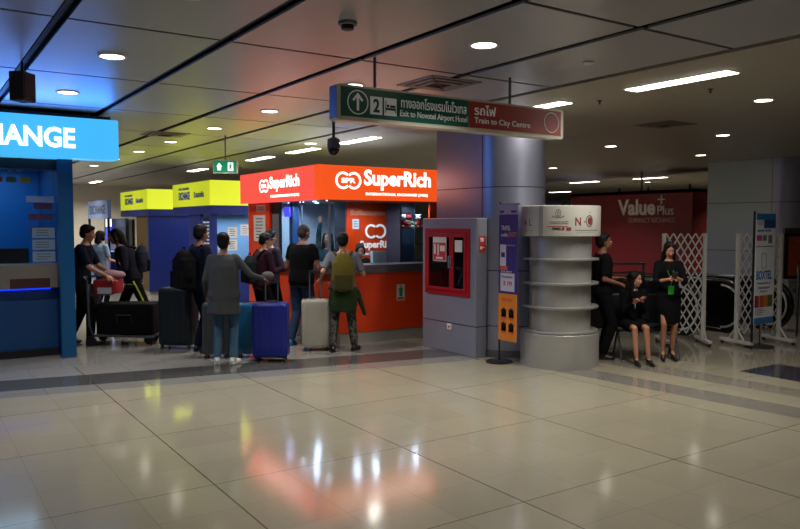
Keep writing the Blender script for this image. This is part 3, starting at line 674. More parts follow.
htext('A I', -76, 1.76, .14, .085, BLL); htext('L', -60, 1.76, .05, .085, MRN); hpatch(-75, -52, 1.7, 1.705, GYL); hpatch(-74, -53, 1.68, 1.683, GYL)
hpatch(-41, -34, 1.632, 2.0, mat('header_seam', '8a8880', .4))
def arc_on_header(a, z, rx, rz, wd, m, a0=0, a1=360, n=28):
    mb = MB(); rs = []; full = a1-a0 >= 360
    for k in range(n if full else n+1):
        t_ = R(a0+(a1-a0)*k/n); ring = []
        for r_, rad in (((1-wd), .489), (1, .489), (1, .4918), ((1-wd), .4918)):
            aa = hx(a)+rx*r_*math.cos(t_)/.49; ring.append((rad*math.cos(aa), rad*math.sin(aa), z+rz*r_*math.sin(t_)))
        rs.append(ring)
    return mb.rings(rs, 0, not full, closed=full).build('print', m, hd)
arc_on_header(-11, 1.905, .035, .055, .25, GYL); arc_on_header(-11, 1.9, .015, .035, .5, GYL); arc_on_header(-11, 1.88, .075, .03, .3, GYL, 180, 360)
htext('สำนักงานส่งเสริมการท่องเที่ยว', -24, 1.805, .23, .014, GYL); htext('THAI TRAVEL SERVICES ASSOCIATION', -23, 1.782, .22, .012, GYL)
hpatch(-28, 3, 1.745, 1.755, RDL); htext('SMILE', -20, 1.705, .15, .035, DRK, .02); hpatch(1, 8, 1.7, 1.74, MRN)
htext('N', 14, 1.76, .075, .1, MRN, .015); arc_on_header(39, 1.815, .06, .075, .25, GYL); arc_on_header(40, 1.815, .04, .048, .95, MRN); hpatch(28, 31, 1.8, 1.812, DRK); hpatch(38, 41, 1.915, 1.925, BLL)
hpatch(14, 58, 1.702, 1.708, DRK); hpatch(16, 56, 1.68, 1.684, GYL)

# ================================================================ banners
def banner_base(t, x, y, r=.16):
    MB().lathe([(r, 0), (r, .015), (r*.9, .022), (.02, .03)], (x, y, 0), 36).build('foot', PB, t, True)
PU = mat('banner_purple', '35256e', .5, 0, .03); OG = mat('banner_orange', 'd07a1c', .5, 0, .03)
bn = thing('pole_banner', 'tall narrow purple and orange banner on a black pole beside brochure stand', 'banner', (6.33, 7.16, 0))
banner_base(bn, 0, 0, .17)
MB().cap((0, .0, .02), (0, .0, 2.06), .012, .012, rnd=False).box(-.008, .008, -.36, .0, 2.02, 2.035).build('pole', PB, bn)
F = frame((-.016, 0, 0), FX)
sh_ = MB().box(.005, .35, .3, 2.03, 0, .006, M=F).build('banner_sheet', PU, bn)
def pr(x0, x1, z0, z1, m, nm='print', d=.008): return MB().box(x0, x1, z0, z1, .006, d, M=F).build(nm, m, sh_)
LV = mat('banner_lilac', '9a90b4', .6); WH = mat('banner_white', 'b8b2c0', .6)
pr(.005, .35, 1.9, 2.03, LV); pr(.02, .1, 1.92, 1.95, PU, 'small_mark', .009); pr(.23, .33, 1.92, 1.95, PU, 'small_mark', .009); pr(.005, .35, .3, .9, OG); pr(.04, .3, .93, 1.16, WH)
def bt(s, x, z, w_, h_, m, b=.02): text(s, 'banner_lettering', m, F @ Matrix.Translation((x, z, .008)), width=w_, height=h_, bold=b, depth=.002, parent=sh_)
bt('TRAVEL', .05, 1.7, .17, .06, WH); bt('mobile', .05, 1.62, .12, .05, WH); bt('EASY!', .19, 1.62, .14, .06, mat('banner_brown', 'b46a3a', .6)); bt('roaming & data', .13, 1.5, .18, .025, LV)
pr(.03, .14, 1.24, 1.52, WH); pr(.05, .12, 1.36, 1.42, PU, 'small_mark', .0095); pr(.03, .17, 1.2, 1.25, mat('banner_tag', 'd05030', .6)); bt('3G 4G unlimited', .05, 1.17, .2, .025, WH)
bt('B 199', .1, 1.0, .16, .06, mat('banner_pink', 'b83a70', .6)); bt('Promotion', .06, 1.1, .2, .03, PU, .01)
bt('FREE GIFT', .07, .8, .2, .04, mat('banner_pale_red', 'c4502c', .6))
for x in (.06, .2):
    for z in (.42, .6): pr(x, x+.09, z, z+.1, WH); pr(x+.03, x+.06, z+.035, z+.12, PB, 'small_mark', .01); pr(x, x+.09, z-.03, z, mat('banner_pale_red', 'c4502c', .6), 'small_mark', .01)
bx = thing('pole_banner', 'blue and white hostel banner on black pole before the folding gate', 'banner', (10.06, 5.96, 0))
banner_base(bx, .2, 0, .2)
MB().box(-.02, .01, -.01, .01, .02, 1.96).build('pole', PB, bx)
MB().cap((.2, 0, .02), (.2, .012, .5), .008, .008).build('stay', PB, bx)
F = frame((.01, -.012, 0), FY)
sh_ = MB().box(0, .5, .34, 1.93, 0, .006, M=F).build('banner_sheet', mat('banner_paper', 'd0d4da', .6), bx)
SKY = mat('banner_sky', '2a6aa8', .6)
pr(0, .5, 1.84, 1.93, SKY); pr(.02, .2, 1.76, 1.84, WH, 'logo_patch'); pr(.2, .5, 1.72, 1.84, mat('banner_navy', '24407a', .6)); pr(0, .5, .34, .43, SKY)
pr(.02, .16, 1.54, 1.62, mat('banner_pink', 'b83a70', .6)); pr(.18, .27, 1.54, 1.62, mat('banner_green', '3a8060', .6)); pr(.32, .42, 1.5, 1.62, GYL); pr(0, .46, 1.45, 1.465, GYL)
bt('AIRPORT HOSTEL', .03, 1.67, .36, .03, mat('banner_navy', '24407a', .6), .01); bt('BOXTEL', .03, .98, .4, .13, SKY, .03)
bt('Sleeping Box in', .06, .91, .33, .035, GYL, .01); bt('Suvarnabhumi', .08, .85, .3, .035, GYL, .01); bt('Airport', .13, .79, .18, .035, GYL, .01)
k_ = MB(); P_ = rrect(.16, .28, 1.14, 1.36, .02); rs = [[(x, z, .006), (.22+(x-.22)*.86, 1.25+(z-1.25)*.92, .006), (.22+(x-.22)*.86, 1.25+(z-1.25)*.92, .009), (x, z, .009)] for x, z in P_]
k_.rings(rs, 0, False, F, True); k_.build('box_outline', GYL, sh_)
for k, (c, x) in enumerate(zip(('8a2020', 'a04818', 'b07020', '4a6a30'), (.0, .13, .25, .35))): pr(x, x+.115, .58, .75, mat('photo_'+c, c, .6, scale=30, var=.4), 'photo_tile')
for k in range(4): pr(.03, .05, .47+k*.027, .485+k*.027, SKY, 'bullet'); pr(.07, .2+.04*(k % 3), .47+k*.027, .48+k*.027, GYL)

# ================================================================ folding gates
GWm = mat('gate_white_paint', 'a9a6a2', .5, .1)
def gate(p0, p1, label, cells, foot_dir, rows=8):
    p0 = Vector(p0); p1 = Vector(p1); d = (p1-p0); L_ = d.length; ang = math.degrees(math.atan2(d.y, d.x))
    t = thing('folding_gate', label, 'folding gate', (p0.x, p0.y, 0), ang, 'white folding gates')
    H = 1.64
    def foot(x, sgn):
        pst = MB().box(x-.025, x+.025, -.025, .025, .06, H).build('post', GWm, t, bevel=.004)
        f = MB().box(x-.03, x+.03, -.3, .3, .05, .09).build('foot_bar', GWm, t, bevel=.004)
        s = MB().cap((x, 0, .5), (x, 0, .09), .035, .035, rnd=False).cap((x, .15, .09), (x, 0, .28), .012, .012).cap((x, -.15, .09), (x, 0, .28), .012, .012).build('brace', GWm, t)
        for y in (-.27, .27):
            MB().lathe([(.0, -.012), (.03, -.012), (.03, .012), (.0, .012)], n=14, M=Matrix.Translation((x, y, .03)) @ Matrix.Rotation(R(90), 4, 'Y')).build('wheel', PB, t, True)
    foot(0, -1); foot(L_, 1)
    mb = MB(); n = cells; cw = (L_-.06)/n; z0 = .16; chh = (H-z0)/rows; tt = .009
    for s_ in (1, -1):
        for i in range(n):
            for j in range(rows):
                xa, xb = .03+i*cw, .03+(i+1)*cw
                za, zb = (z0+j*chh, z0+(j+1)*chh) if s_ > 0 else (z0+(j+1)*chh, z0+j*chh)
                a = Vector((xa, s_*.008, za)); b = Vector((xb, s_*.008, zb)); dr_ = (b-a).normalized(); nn = Vector((-dr_.z, 0, dr_.x))*.0095
                mb.add([a-nn-Vector((0, .003, 0)), b-nn-Vector((0, .003, 0)), b+nn-Vector((0, .003, 0)), a+nn-Vector((0, .003, 0)), a-nn+Vector((0, .003, 0)), b-nn+Vector((0, .003, 0)), b+nn+Vector((0, .003, 0)), a+nn+Vector((0, .003, 0))],
                       [(0, 1, 2, 3), (4, 7, 6, 5), (0, 4, 5, 1), (1, 5, 6, 2), (2, 6, 7, 3), (3, 7, 4, 0)])
    mb.build('lattice', GWm, t)
    return t
gate((9.32, 6.92), (9.79, 6.56), 'white folding lattice gate directly behind the standing woman in black', 5, 1)
gate((10.06, 6.2), (10.83, 6.0), 'white folding lattice gate behind the blue and white hostel banner', 6, 1)

# ================================================================ escalators and barrier
RUB = mat('handrail_rubber', '08080a', .25); ESC = mat('escalator_panel', '101014', .2, .3); RIM = mat('escalator_rim', 'b8b8bc', .4, .2)
def escal(x, y0, label, rim=True):
    t = thing('escalator_balustrade', label, 'escalator', (x, y0, 0), 0, 'escalator balustrades behind the gates')
    r = .41; L_ = 5.5; cy_ = r
    path = [(0, cy_+0, .02)]; pts = []
    for k in range(0, 13): a = R(-90-15*k); pts.append((0, cy_+r*math.cos(a), r+.02+r*math.sin(a)))
    pts = [(0, cy_+.3, .03)]+pts+[(0, L_*.4, 2*r+.02), (0, L_, 2*r+.02-1.2)]
    MB().tube(pts, .045, 10).build('handrail', RUB, t, True)
    inner = [(p[1], p[2]) for p in pts]; poly = [(y, z) for y, z in inner]
    cyx, czx = cy_, r+.02
    pl = [(cyx+(y-cyx)*.93 if y < cyx+.1 else y, czx+(z-czx)*.93) for y, z in poly]+[(L_, -1.0+.4), (L_, .05)]
    pl = pl[:-2]+[(L_, .03)]
    mb = MB(); mb.rings([[(-.02, y, max(z, .02)) for y, z in pl], [(.02, y, max(z, .02)) for y, z in pl]]); mb.build('side_panel', ESC, t)
    if rim: MB().tube([(-.035, cyx+(p[1]-cyx)*.85, czx+(p[2]-czx)*.85) for p in pts[1:14]], .018, 8).build('steel_rim', RIM, t, True)
    return t
escal(10.35, 6.95, 'escalator handrail end behind the gap, first one with pale steel rim')
escal(11.2, 6.75, 'thick black escalator handrail end behind the gap between gates')
escal(12.1, 6.5, 'black escalator handrail end showing beside the hostel banner')
bar = thing('steel_barrier', 'steel barrier with two rails over a black shade sheet behind the seated woman', 'barrier', (9.2, 8.55, 0), math.degrees(math.atan2(-.68, 1.0)))
BD = mat('barrier_shade', '141214', .3, .3)
MB().box(0, 1.15, -.02, .02, .05, .9).build('shade_panel', BD, bar)  # black sheet stands in for the shade of the escalator well
for z in (.98, 1.13): MB().cap((0, 0, z), (1.15, 0, z), .02, .02).build('rail', mat('rail_steel', '4a4a4e', .35, .7), bar, True)
for x in (.02, .58, 1.13): MB().cap((x, 0, 0), (x, 0, 1.14), .018, .018, rnd=False).build('post', mat('rail_steel', '4a4a4e', .35, .7), bar, True)
tk = thing('ticket_desk', 'white desk with framed orange poster behind the second gate by pillar', 'desk', (14.3, 7.75, 0), -35)
MB().box(0, 1.2, 0, .5, 0, .66).build('body', mat('desk_grey', '7a7a78', .5), tk, bevel=.01); MB().box(-.03, 1.23, -.05, .53, .66, .7).build('top', mat('desk_top', '8a8886', .3, .4), tk, bevel=.005)
text('รถไฟฟ้า', 'lettering', DRK, frame((.0, -.002, 0), FY) @ Matrix.Translation((.08, .45, 0)), width=.5, height=.1, bold=.02, parent=tk)
pf = MB().box(.0, .9, .2, .26, .7, 1.6).build('poster_frame', mat('poster_frame_dark', '1a1614', .4), tk)
MB().box(.0, .9, .18, .28, 1.6, 1.7).build('frame_top', mat('frame_top_grey', '4c4c48', .4, .3), tk)
q = MB().box(.08, .82, .19, .2, .76, 1.54).build('orange_poster', mat('poster_orange', 'a04a1c', .5, scale=14, var=.5), pf)
pp = thing('bent_steel_rail', 'bent steel rail end standing by the ticket desk', 'rail', (11.72, 6.2, 0))
MB().tube([(0, 0, .0), (0, 0, 1.0), (.02, .02, 1.08), (.1, .05, 1.12), (.2, .1, 1.08), (.22, .11, 1.0), (.22, .11, 0)], .016).build('tube', mat('rail_steel', '4a4a4e', .35, .7), pp, True)

# ================================================================ bench
be = thing('waiting_bench', 'dark waiting bench with grey metal legs under the seated woman', 'bench', (7.95, 6.42, 0), -34)
BS = mat('bench_black', '0e0e12', .45); BM = mat('bench_metal', '40444c', .3, .8)
for x in (0, .44): 
    MB().box(x-.21, x+.21, -.2 if x < .1 else .0, .2, .4, .44).build('seat', BS, be, bevel=.015); MB().box(x-.2, x+.2, .2, .24, .5, .84).build('backrest', BS, be, bevel=.015)
MB().box(-.22, .66, -.03, .03, .36, .4).build('beam', BM, be)
for x in (-.15, .6):
    for y in (-.2, .2): MB().cap((x, 0, .37), (x, y, .02), .014, .014).build('leg', BM, be)

# ================================================================ people
def remesh(mb, voxel, name, smooth=2):
    me = mb.mesh(name); o = bpy.data.objects.new('tmp', me); COL.objects.link(o)
    r = o.modifiers.new('r', 'REMESH'); r.mode = 'VOXEL'; r.voxel_size = voxel; r.use_smooth_shade = True
    s = o.modifiers.new('s', 'SMOOTH'); s.iterations = smooth; s.factor = .5
    bpy.context.view_layer.update()
    m2 = bpy.data.meshes.new_from_object(o.evaluated_get(bpy.context.evaluated_depsgraph_get())); bpy.data.objects.remove(o); m2.name = name
    m2.materials.clear(); return m2
def child(me, name, m, parent, mats=None):
    for x in (mats or [m]): me.materials.append(x)
    for p in me.polygons: p.use_smooth = True
    o = bpy.data.objects.new(name, me); COL.objects.link(o); o.parent = parent; return o
def ik(a, b, l1, l2, pole):
    a = Vector(a); b = Vector(b); d = b-a; D = d.length
    if D > (l1+l2)*.995: b = a+d.normalized()*(l1+l2)*.995; d = b-a; D = d.length
    x = (l1*l1-l2*l2+D*D)/(2*D); h = math.sqrt(max(0, l1*l1-x*x)); u = d/D
    p = Vector(pole); p = (p-u*p.dot(u)).normalized(); return a+u*x+p*h, b
SKIN = {'tan': mat('skin_tan', 'a9755a', .55, 0, .04, 20), 'brown': mat('skin_brown', '7a4f3a', .55, 0, .04, 20), 'light': mat('skin_light', 'c08c70', .55, 0, .04, 20)}
EYE = mat('eye_white', 'd8d4cc', .3, 0, 0); PUP = mat('eye_dark', '140e0c', .3, 0, 0); LIP = mat('lips', '8a4038', .5, 0, 0)
HB = mat('hair_black', '0a0809', .6, 0, .1, 60, spec=.2); 
def cloth(n, c, r=.9): return mat('cloth_'+n, c, r, 0, .12, 14, bump=.35, spec=.12)
def add_hand(mb, wrist, d, nrm, s, side, curl=.5):
    d = Vector(d).normalized(); n = Vector(nrm); n = (n-d*n.dot(d)).normalized(); sd = d.cross(n)*side
    pc = wrist+d*.045*s
    rot = Matrix((sd, d, n)).transposed()
    mb.ell(pc, (.04*s, .055*s, .017*s), rot)
    for k, (o_, L_) in enumerate(((-.028, .062), (-.009, .072), (.01, .068), (.028, .052))):
        b = wrist+d*.085*s+sd*o_*s; c1 = curl*.9; dd = (d*math.cos(c1)+n*math.sin(c1)); m_ = b+dd*L_*.55*s
        d2 = (d*math.cos(c1*2.2)+n*math.sin(c1*2.2)); e = m_+d2*L_*.5*s
        mb.cap(b-d*.02*s, m_, .0095*s, .0088*s, 7); mb.cap(m_, e, .0088*s, .0072*s, 7)
    b = wrist+d*.03*s-sd*.03*s; dd = (d*.7-sd*.65+n*.25).normalized(); m_ = b+dd*.04*s; e = m_+(d*.85-sd*.2+n*.4).normalized()*.032*s
    mb.cap(b, m_, .012*s, .0105*s, 7); mb.cap(m_, e, .0105*s, .008*s, 7)
def person(label, x, y, rz, h=1.7, sex='m', skin='tan', lean=0., side_lean=0., head=(0, 0), feet=None, hands=None, sit=None, hair='short', hairm=None,
           top=None, sleeve=1., top_len=0., bottom=None, skirt=None, shoes=None, elbow=((.3, -.6, -.6), (-.3, -.6, -.6)), heel=0., group=None, fat=1., curl=.6, camo=None, toes=None, knee=None):
    t = thing('person', label, 'person', (x, y, 0), rz, group)
    s = h/1.75; f = 1. if sex == 'm' else .88
    hipz = (sit if sit else .93*s)+heel
    pel = Vector((0, 0, hipz)); 
    ln = R(lean); up = Vector((math.sin(R(side_lean)), math.sin(ln), math.cos(ln))).normalized(); fwd_ = Vector((0, math.cos(ln), -math.sin(ln))); rt_ = Vector((1, 0, 0))
    def sp(k): # point on spine, k metres above pelvis
        b = .25+.75*min(1, k/.5); a = ln*b; return pel+Vector((math.sin(R(side_lean))*k, math.sin(a)*k, math.cos(a)*k))*s
    prof = [(-.09, .12, .09), (-.02, .165, .115), (.06, .16, .11), (.16, .138, .098), (.28, .15, .105), (.38, .165, .11), (.46, .16, .095), (.51, .10, .07), (.55, .058, .055)] if sex == 'm' else \
           [(-.09, .12, .095), (-.02, .168, .118), (.06, .15, .105), (.16, .118, .086), (.28, .132, .1), (.36, .145, .112), (.45, .138, .085), (.5, .085, .062), (.54, .05, .048)]
    def loft(mb, pr, inf=0, dz=0):
        rs = []
        for k, wx, wy in pr:
            c = sp(k); n = 20; rs.append([tuple(c+rt_*((wx*fat*s+inf)*math.cos(2*math.pi*j/n))+Vector((0, math.cos(ln*.7), -math.sin(ln*.7)))*((wy*fat*s+inf)*math.sin(2*math.pi*j/n))) for j in range(n)])
        mb.rings(rs)
    sh = [sp(.465)+rt_*sd*.185*s*f for sd in (1, -1)]
    hands = hands or ((.24, .06, .78), (-.24, .06, .78)); el = []; wr = []
    for i in (0, 1):
        e, w_ = ik(sh[i], Vector(hands[i]) if not (abs(hands[i][2]) < 5) else Vector(hands[i]), .29*s, .26*s, elbow[i]); el.append(e); wr.append(w_)
    hp = [pel+rt_*sd*.088*s-Vector((0, 0, .03*s)) for sd in (1, -1)]
    feet = feet or ((.1, 0), (-.1, 0)); kn = []; an = []
    for i in (0, 1):
        fx_, fy_ = feet[i][:2]; fz = feet[i][2] if len(feet[i]) > 2 else 0
        k_, a_ = ik(hp[i], Vector((fx_, fy_, .085*s+heel+fz)), .43*s, .42*s, knee[i] if knee else (0, 1, .05)); kn.append(k_); an.append(a_)
    tdir = toes or ((.15, 1), (-.15, 1))
    # ---- body
    mb = MB(); loft(mb, prof)
    neck = sp(.53); hy, hpit = head
    hc = sp(.53)+(up*.145+Vector((0, .02, 0)))*s
    mb.cap(sp(.5), hc-up*.03*s, .052*s*f, .05*s*f)
    for i in (0, 1):
        mb.ell(sh[i]-rt_*(1, -1)[i]*.02*s, (.058*s*f, .058*s*f, .058*s*f))
        mb.cap(sh[i], el[i], .05*s*f, .038*s*f); mb.cap(el[i], wr[i], .038*s*f, .024*s*f)
        mb.cap(hp[i], kn[i], .088*s*(f*.5+.5), .055*s*f); mb.cap(kn[i], kn[i]*.62+an[i]*.38+Vector((0, -.012, 0)), .052*s*f, .054*s*f); mb.cap(kn[i]*.62+an[i]*.38+Vector((0, -.012, 0)), an[i], .054*s*f, .034*s*f)
        td = Vector((tdir[i][0], tdir[i][1], 0)).normalized(); mb.cap(an[i]-Vector((0, 0, .04*s)), an[i]+td*.13*s-Vector((0, 0, .055*s+heel*.9)), .034*s*f, .025*s*f)
    HM = Matrix.Translation(hc) @ Matrix.Rotation(R(hy), 4, 'Z') @ Matrix.Rotation(R(hpit), 4, 'X') @ Matrix.Scale(s, 4)
    hm = MB(); 
    hm.ell((0, -.01, .035), (.076, .097, .092), n=18); hm.ell((0, .025, -.045), (.055, .065, .065), n=16); hm.ell((0, .05, -.075), (.032, .035, .03))
    hm.cap((0, .092, .0), (0, .108, -.028), .009, .014, 8)
    for sd in (1, -1): hm.ell((sd*.078, -.005, -.01), (.009, .02, .03)); hm.ell((sd*.036, .066, -.022), (.022, .02, .02))
    mb.add(hm.v, hm.f, 0, HM)
    me = remesh(mb, .011, 'body')
    # small features and hands are joined to the body mesh
    ex = MB()
    def tr(mb2, mi): ex.add(mb2.v, mb2.f, mi, HM)
    for sd in (1, -1):
        tr(MB().ell((sd*.031, .083, .004), (.014, .008, .008)), 1); tr(MB().ell((sd*.031, .089, .004), (.007, .005, .007)), 2)
        tr(MB().cap((sd*.016, .0905, .024), (sd*.048, .079, .026), .0035, .003, 6), 2)
    tr(MB().ell((0, .087, -.053), (.024, .01, .0075)), 3)
    hb = MB()
    for i in (0, 1):
        d = (wr[i]-el[i]).normalized(); inward = Vector(((-1, 1)[i], .2, -.1)) if abs(d.z) > .6 else Vector(((-1, 1)[i]*.4, 0, -1))
        if d.z > .5: inward = Vector((0, 1, 0))
        add_hand(hb, wr[i], d, inward, s*f, (1, -1)[i], curl)
    ex.add(hb.v, hb.f, 0)
    exm = ex.mesh('x'); bm = bmesh.new(); bm.from_mesh(me); bm.from_mesh(exm); bm.to_mesh(me); bm.free(); bpy.data.meshes.remove(exm)
    sk = SKIN[skin]; body = child(me, 'body', None, t, [sk, EYE, PUP, LIP])
    # ---- hair
    hairm = hairm or HB; hr = MB()
    if hair == 'bald': pass
    else:
        (hr.ell((0, -.016, .043), (.079, .098, .089), n=18), hr.ell((0, -.04, .0), (.074, .07, .08), n=16)) if hair == 'stubble' else (hr.ell((0, -.022, .05), (.084, .1, .09), n=18), hr.ell((0, -.05, .0), (.076, .068, .08), n=16))
        if hair == 'short': 
            for sd in (1, -1): hr.ell((sd*.072, -.015, .02), (.014, .035, .035))
            hr.ell((0, .045, .095), (.06, .04, .03))
        if hair in ('long', 'bob'):
            for sd in (1, -1): hr.cap((sd*.068, .015, .05), (sd*.078, .0, -.06), .024, .03); hr.cap((sd*.035, .05, .1), (sd*.07, .03, .03), .022, .02)
            hr.cap((0, -.07, .02), (0, -.085, -.1), .07, .07)
        if hair == 'long':
            for sd in (1, -1): hr.cap((sd*.075, .0, -.05), (sd*.085, .015, -.24), .034, .022); hr.cap((sd*.04, -.075, -.08), (sd*.05, -.085, -.3), .05, .03)
        if hair == 'bun': hr.ell((0, -.1, .075), (.045, .045, .045)); hr.ell((0, -.04, -.03), (.07, .05, .06))
        if hair == 'pony': hr.cap((0, -.1, .03), (0, -.13, -.14), .03, .02)
        g = MB(); g.add(hr.v, hr.f, 0, HM); child(remesh(g, .01, 'hair'), 'hair', hairm, t)
    # ---- clothes
    if top:
        g = MB(); lo = -.1-top_len
        pr = [p for p in prof if p[0] < .53]; pr = ([(lo, pr[1][1]*1.03, pr[1][2]*1.05)] if lo < -.09 else [])+pr[(0 if lo < -.09 else 1):]
        if top_len > .1: pr = [(k, max(wx, .15) if k < .3 else wx, max(wy, .115) if k < .3 else wy) for k, wx, wy in pr]
        pr[-1] = (.515, pr[-1][1]*.85, pr[-1][2]*.9)
        loft(g, pr, .03*s)
        for i in (0, 1):
            g.ell(sh[i]-rt_*(1, -1)[i]*.02*s, (.074*s*f,)*3)
            if sleeve <= .5: g.cap(sh[i], sh[i].lerp(el[i], sleeve*2), .066*s*f, .06*s*f, rnd=False)
            else:
                g.cap(sh[i], el[i], .064*s*f, .054*s*f); g.cap(el[i], el[i].lerp(wr[i], (sleeve-.5)*2*.94), .054*s*f, .042*s*f, rnd=False)
        child(remesh(g, .013, 'top', 4), 'jacket' if sleeve > .9 and sex == 'm' else 'shirt', top, t)
    if bottom:
        g = MB(); loft(g, [(-.1, .135, .105)]+prof[1:3]+[(.1, .14, .095)], .012*s)
        for i in (0, 1):
            g.cap(hp[i], kn[i], .1*s*(f*.5+.5), .074*s*f); g.cap(kn[i], kn[i].lerp(an[i], .38), .074*s*f, .07*s*f); g.cap(kn[i].lerp(an[i], .38), an[i], .07*s*f, .058*s*f, rnd=False); g.ell(kn[i], (.076*s*f,)*3)
        child(remesh(g, .013, 'trousers'), 'trousers', bottom, t)
    if skirt:
        m_, ln_ = skirt; g = MB()
        if sit:
            for i in (0, 1): g.cap(hp[i], hp[i].lerp(kn[i], ln_), .108*s, .082*s)
            g.cap(pel, pel.lerp((kn[0]+kn[1])/2, ln_*.9), .1*s, .06*s); loft(g, prof[1:4], .014)
        else:
            pr = [(-ln_, .165, .165), (-.2, .175, .155), (-.05, .175, .13), (.06, .16, .115), (.14, .13, .095)]; loft(g, pr, .014)
        child(remesh(g, .012, 'skirt'), 'skirt', m_, t)
    if shoes:
        for i in (0, 1):
            td = Vector((tdir[i][0], tdir[i][1], 0)).normalized(); sd = Vector((td.y, -td.x, 0)); zf = an[i].z-.085*s-heel
            RM = Matrix((sd, td, Vector((0, 0, 1)))).transposed().to_4x4(); RM.translation = Vector((an[i].x, an[i].y, zf))
            g = MB()
            if heel:
                g.cap((0, -.03, .03+heel), (0, .07, .03+heel*.3), .03, .03); g.cap((0, .07, .022+heel*.2), (0, .15, .02), .033, .02); g.cap((0, -.04, .02+heel), (0, -.04, .005), .014, .008)
            else:
                g.ell((0, .09, .032), (.044*s, .085*s, .03)); g.ell((0, -.01, .045), (.04*s, .062*s, .044)); g.box(-.036*s, .036*s, -.06*s, .14*s, .001, .02); g.cap((0, 0, .05), (0, .0, .1*s), .043*s, .045*s, rnd=False)
            k_ = MB(); k_.add([Vector(v)*1 for v in g.v], g.f, 0, RM); child(remesh(k_, .008, 'shoe'), 'shoe', shoes, t)
    t['_'] = 0; del t['_']
    return t, dict(sp=sp, sh=sh, el=el, wr=wr, HM=HM, s=s, kn=kn, an=an, pel=pel, hc=hc, hp=hp)
def cap_on(t, I, m, back=False):
    g = MB().lathe([(.088, 0), (.088, .035), (.07, .075), (.03, .092), (.005, .095)], (0, -.012, .045), 24); sgn = -1 if back else 1
    g.add([(a*.075, sgn*(.06+.012*(1-a*a)), .05) for a in (-1, -.5, 0, .5, 1)]+[(a*.062, sgn*(.105+.06*(1-a*a)), .04) for a in (-1, -.5, 0, .5, 1)]+[(a*.075, sgn*(.06+.012*(1-a*a)), .058) for a in (-1, -.5, 0, .5, 1)]+[(a*.062, sgn*(.105+.06*(1-a*a)), .048) for a in (-1, -.5, 0, .5, 1)],
          [(i, i+1, 6+i, 5+i) for i in range(4)]+[(10+i, 15+i, 16+i, 11+i) for i in range(4)]+[(5+i, 6+i, 16+i, 15+i) for i in range(4)]+[(i, 10+i, 11+i, i+1) for i in range(4)])
    o = MB(); o.add(g.v, g.f, 0, I['HM']); return o.build('cap', m, t, True)
def backpack(label, t, I, m, m2, w_=.3, h_=.46, d_=.17, z=.24, off=.1, dx=0):
    root = thing('backpack', label, 'backpack', t.location, math.degrees(t.rotation_euler.z))
    c = I['sp'](z); M = Matrix.Translation(c+Vector((dx, -off-d_/2, 0)))
    g = MB(); g.ell((0, 0, 0), (w_*.5, d_*.55, h_*.5), n=16); g.ell((0, 0, -h_*.12), (w_*.52, d_*.52, h_*.38), n=16).prism(rrect(-w_*.44, w_*.44, -d_*.4, d_*.4, .06), -h_*.44, h_*.26, 0); q = MB(); q.add(g.v, g.f, 0, M)
    child(remesh(q, .014, 'bag', 8), 'bag_body', m, root)
    g = MB(); g.prism(rrect(-w_*.38, w_*.38, -.05, .04, .03), -h_*.42, -h_*.02); q = MB(); q.add(g.v, g.f, 0, M @ Matrix.Translation((0, -d_*.34, 0))); child(remesh(q, .012, 'pocket', 6), 'front_pocket', m2, root)
    for i in (0, 1):
        a = I['sh'][i]*.7+I['sp'](.47)*.3; sd = Vector(((1, -1)[i]*.012, 0, 0))
        pts = [M @ Vector(((1, -1)[i]*.08, d_*.4, h_*.38)), a+Vector((0, -.04, .062)), a+Vector((0, .06, .03)), a+Vector(((1, -1)[i]*.02, .105, -.1)), a+Vector(((1, -1)[i]*.03, .06, -.28)), M @ Vector(((1, -1)[i]*.12, d_*.3, -h_*.3))]
        MB().tube(pts, .017, 7).build('strap', m2, root, True)
    g = MB().tube([M @ Vector(p) for p in ((-.03, 0, h_*.47), (-.03, 0, h_*.53), (.03, 0, h_*.53), (.03, 0, h_*.47))], .008); g.build('handle', m2, root)
    return root
cB = cloth('black', '09090c'); cN = cloth('navy', '0e1424'); cG = cloth('dark_grey', '26272c'); cJ = cloth('jeans', '243450'); cJL = cloth('light_jeans', '3a5468'); cM = cloth('maroon', '2e1620')
shB = mat('shoe_black', '0c0c0e', .4); shW = mat('shoe_white', 'b8b6ae', .5); shBlue = mat('shoe_blue', '2a5a9a', .5)
# man pushing the luggage trolley
t, I = person('man in dark navy t-shirt behind the loaded luggage trolley by blue booth', 2.14, 11.68, -118, 1.79, skin='tan', lean=8, head=(10, -12), feet=((.1, .15), (-.1, -.2)),
    hands=((.2, .42, 1.03), (-.2, .42, 1.03)), top=cN, sleeve=.45, bottom=cB, shoes=shB)
# traveller walking behind the trolley
t, I = person('stooping traveller in dark jacket and striped trousers behind the luggage trolley', 3.0, 12.1, 75, 1.76, skin='tan', lean=20, head=(0, -10), hair='bob', feet=((.09, .15), (-.09, -.42, .05)),
    hands=((.2, .25, .95), (-.2, .35, 1.0)), top=cloth('charcoal', '1b1d26'), top_len=.06, bottom=cB, shoes=shB, fat=1.08)
backpack('dark grey backpack high on the back of the stooping traveller', t, I, cloth('bag_grey', '262a33'), cB, .36, .46, .22, .3)
P_ = [I['hp'][1]+Vector((-.12, -.0, 0)), I['kn'][1]+Vector((-.088, -.0, .0))]
MB().tube([P_[0]+Vector((0, .0, -.02)), P_[0].lerp(P_[1], .5)+Vector((-.012, 0, 0)), P_[1]], .014).build('yellow_trouser_stripe', mat('stripe_lime', '9aa62a', .6), t)
MB().tube([Vector((I['pel'].x+.185*math.cos(a*.5236), I['pel'].y+.145*math.sin(a*.5236), I['pel'].z-.1)) for a in range(12)], .008, closed=True).build('lime_hem', mat('stripe_lime', '9aa62a', .6), t)
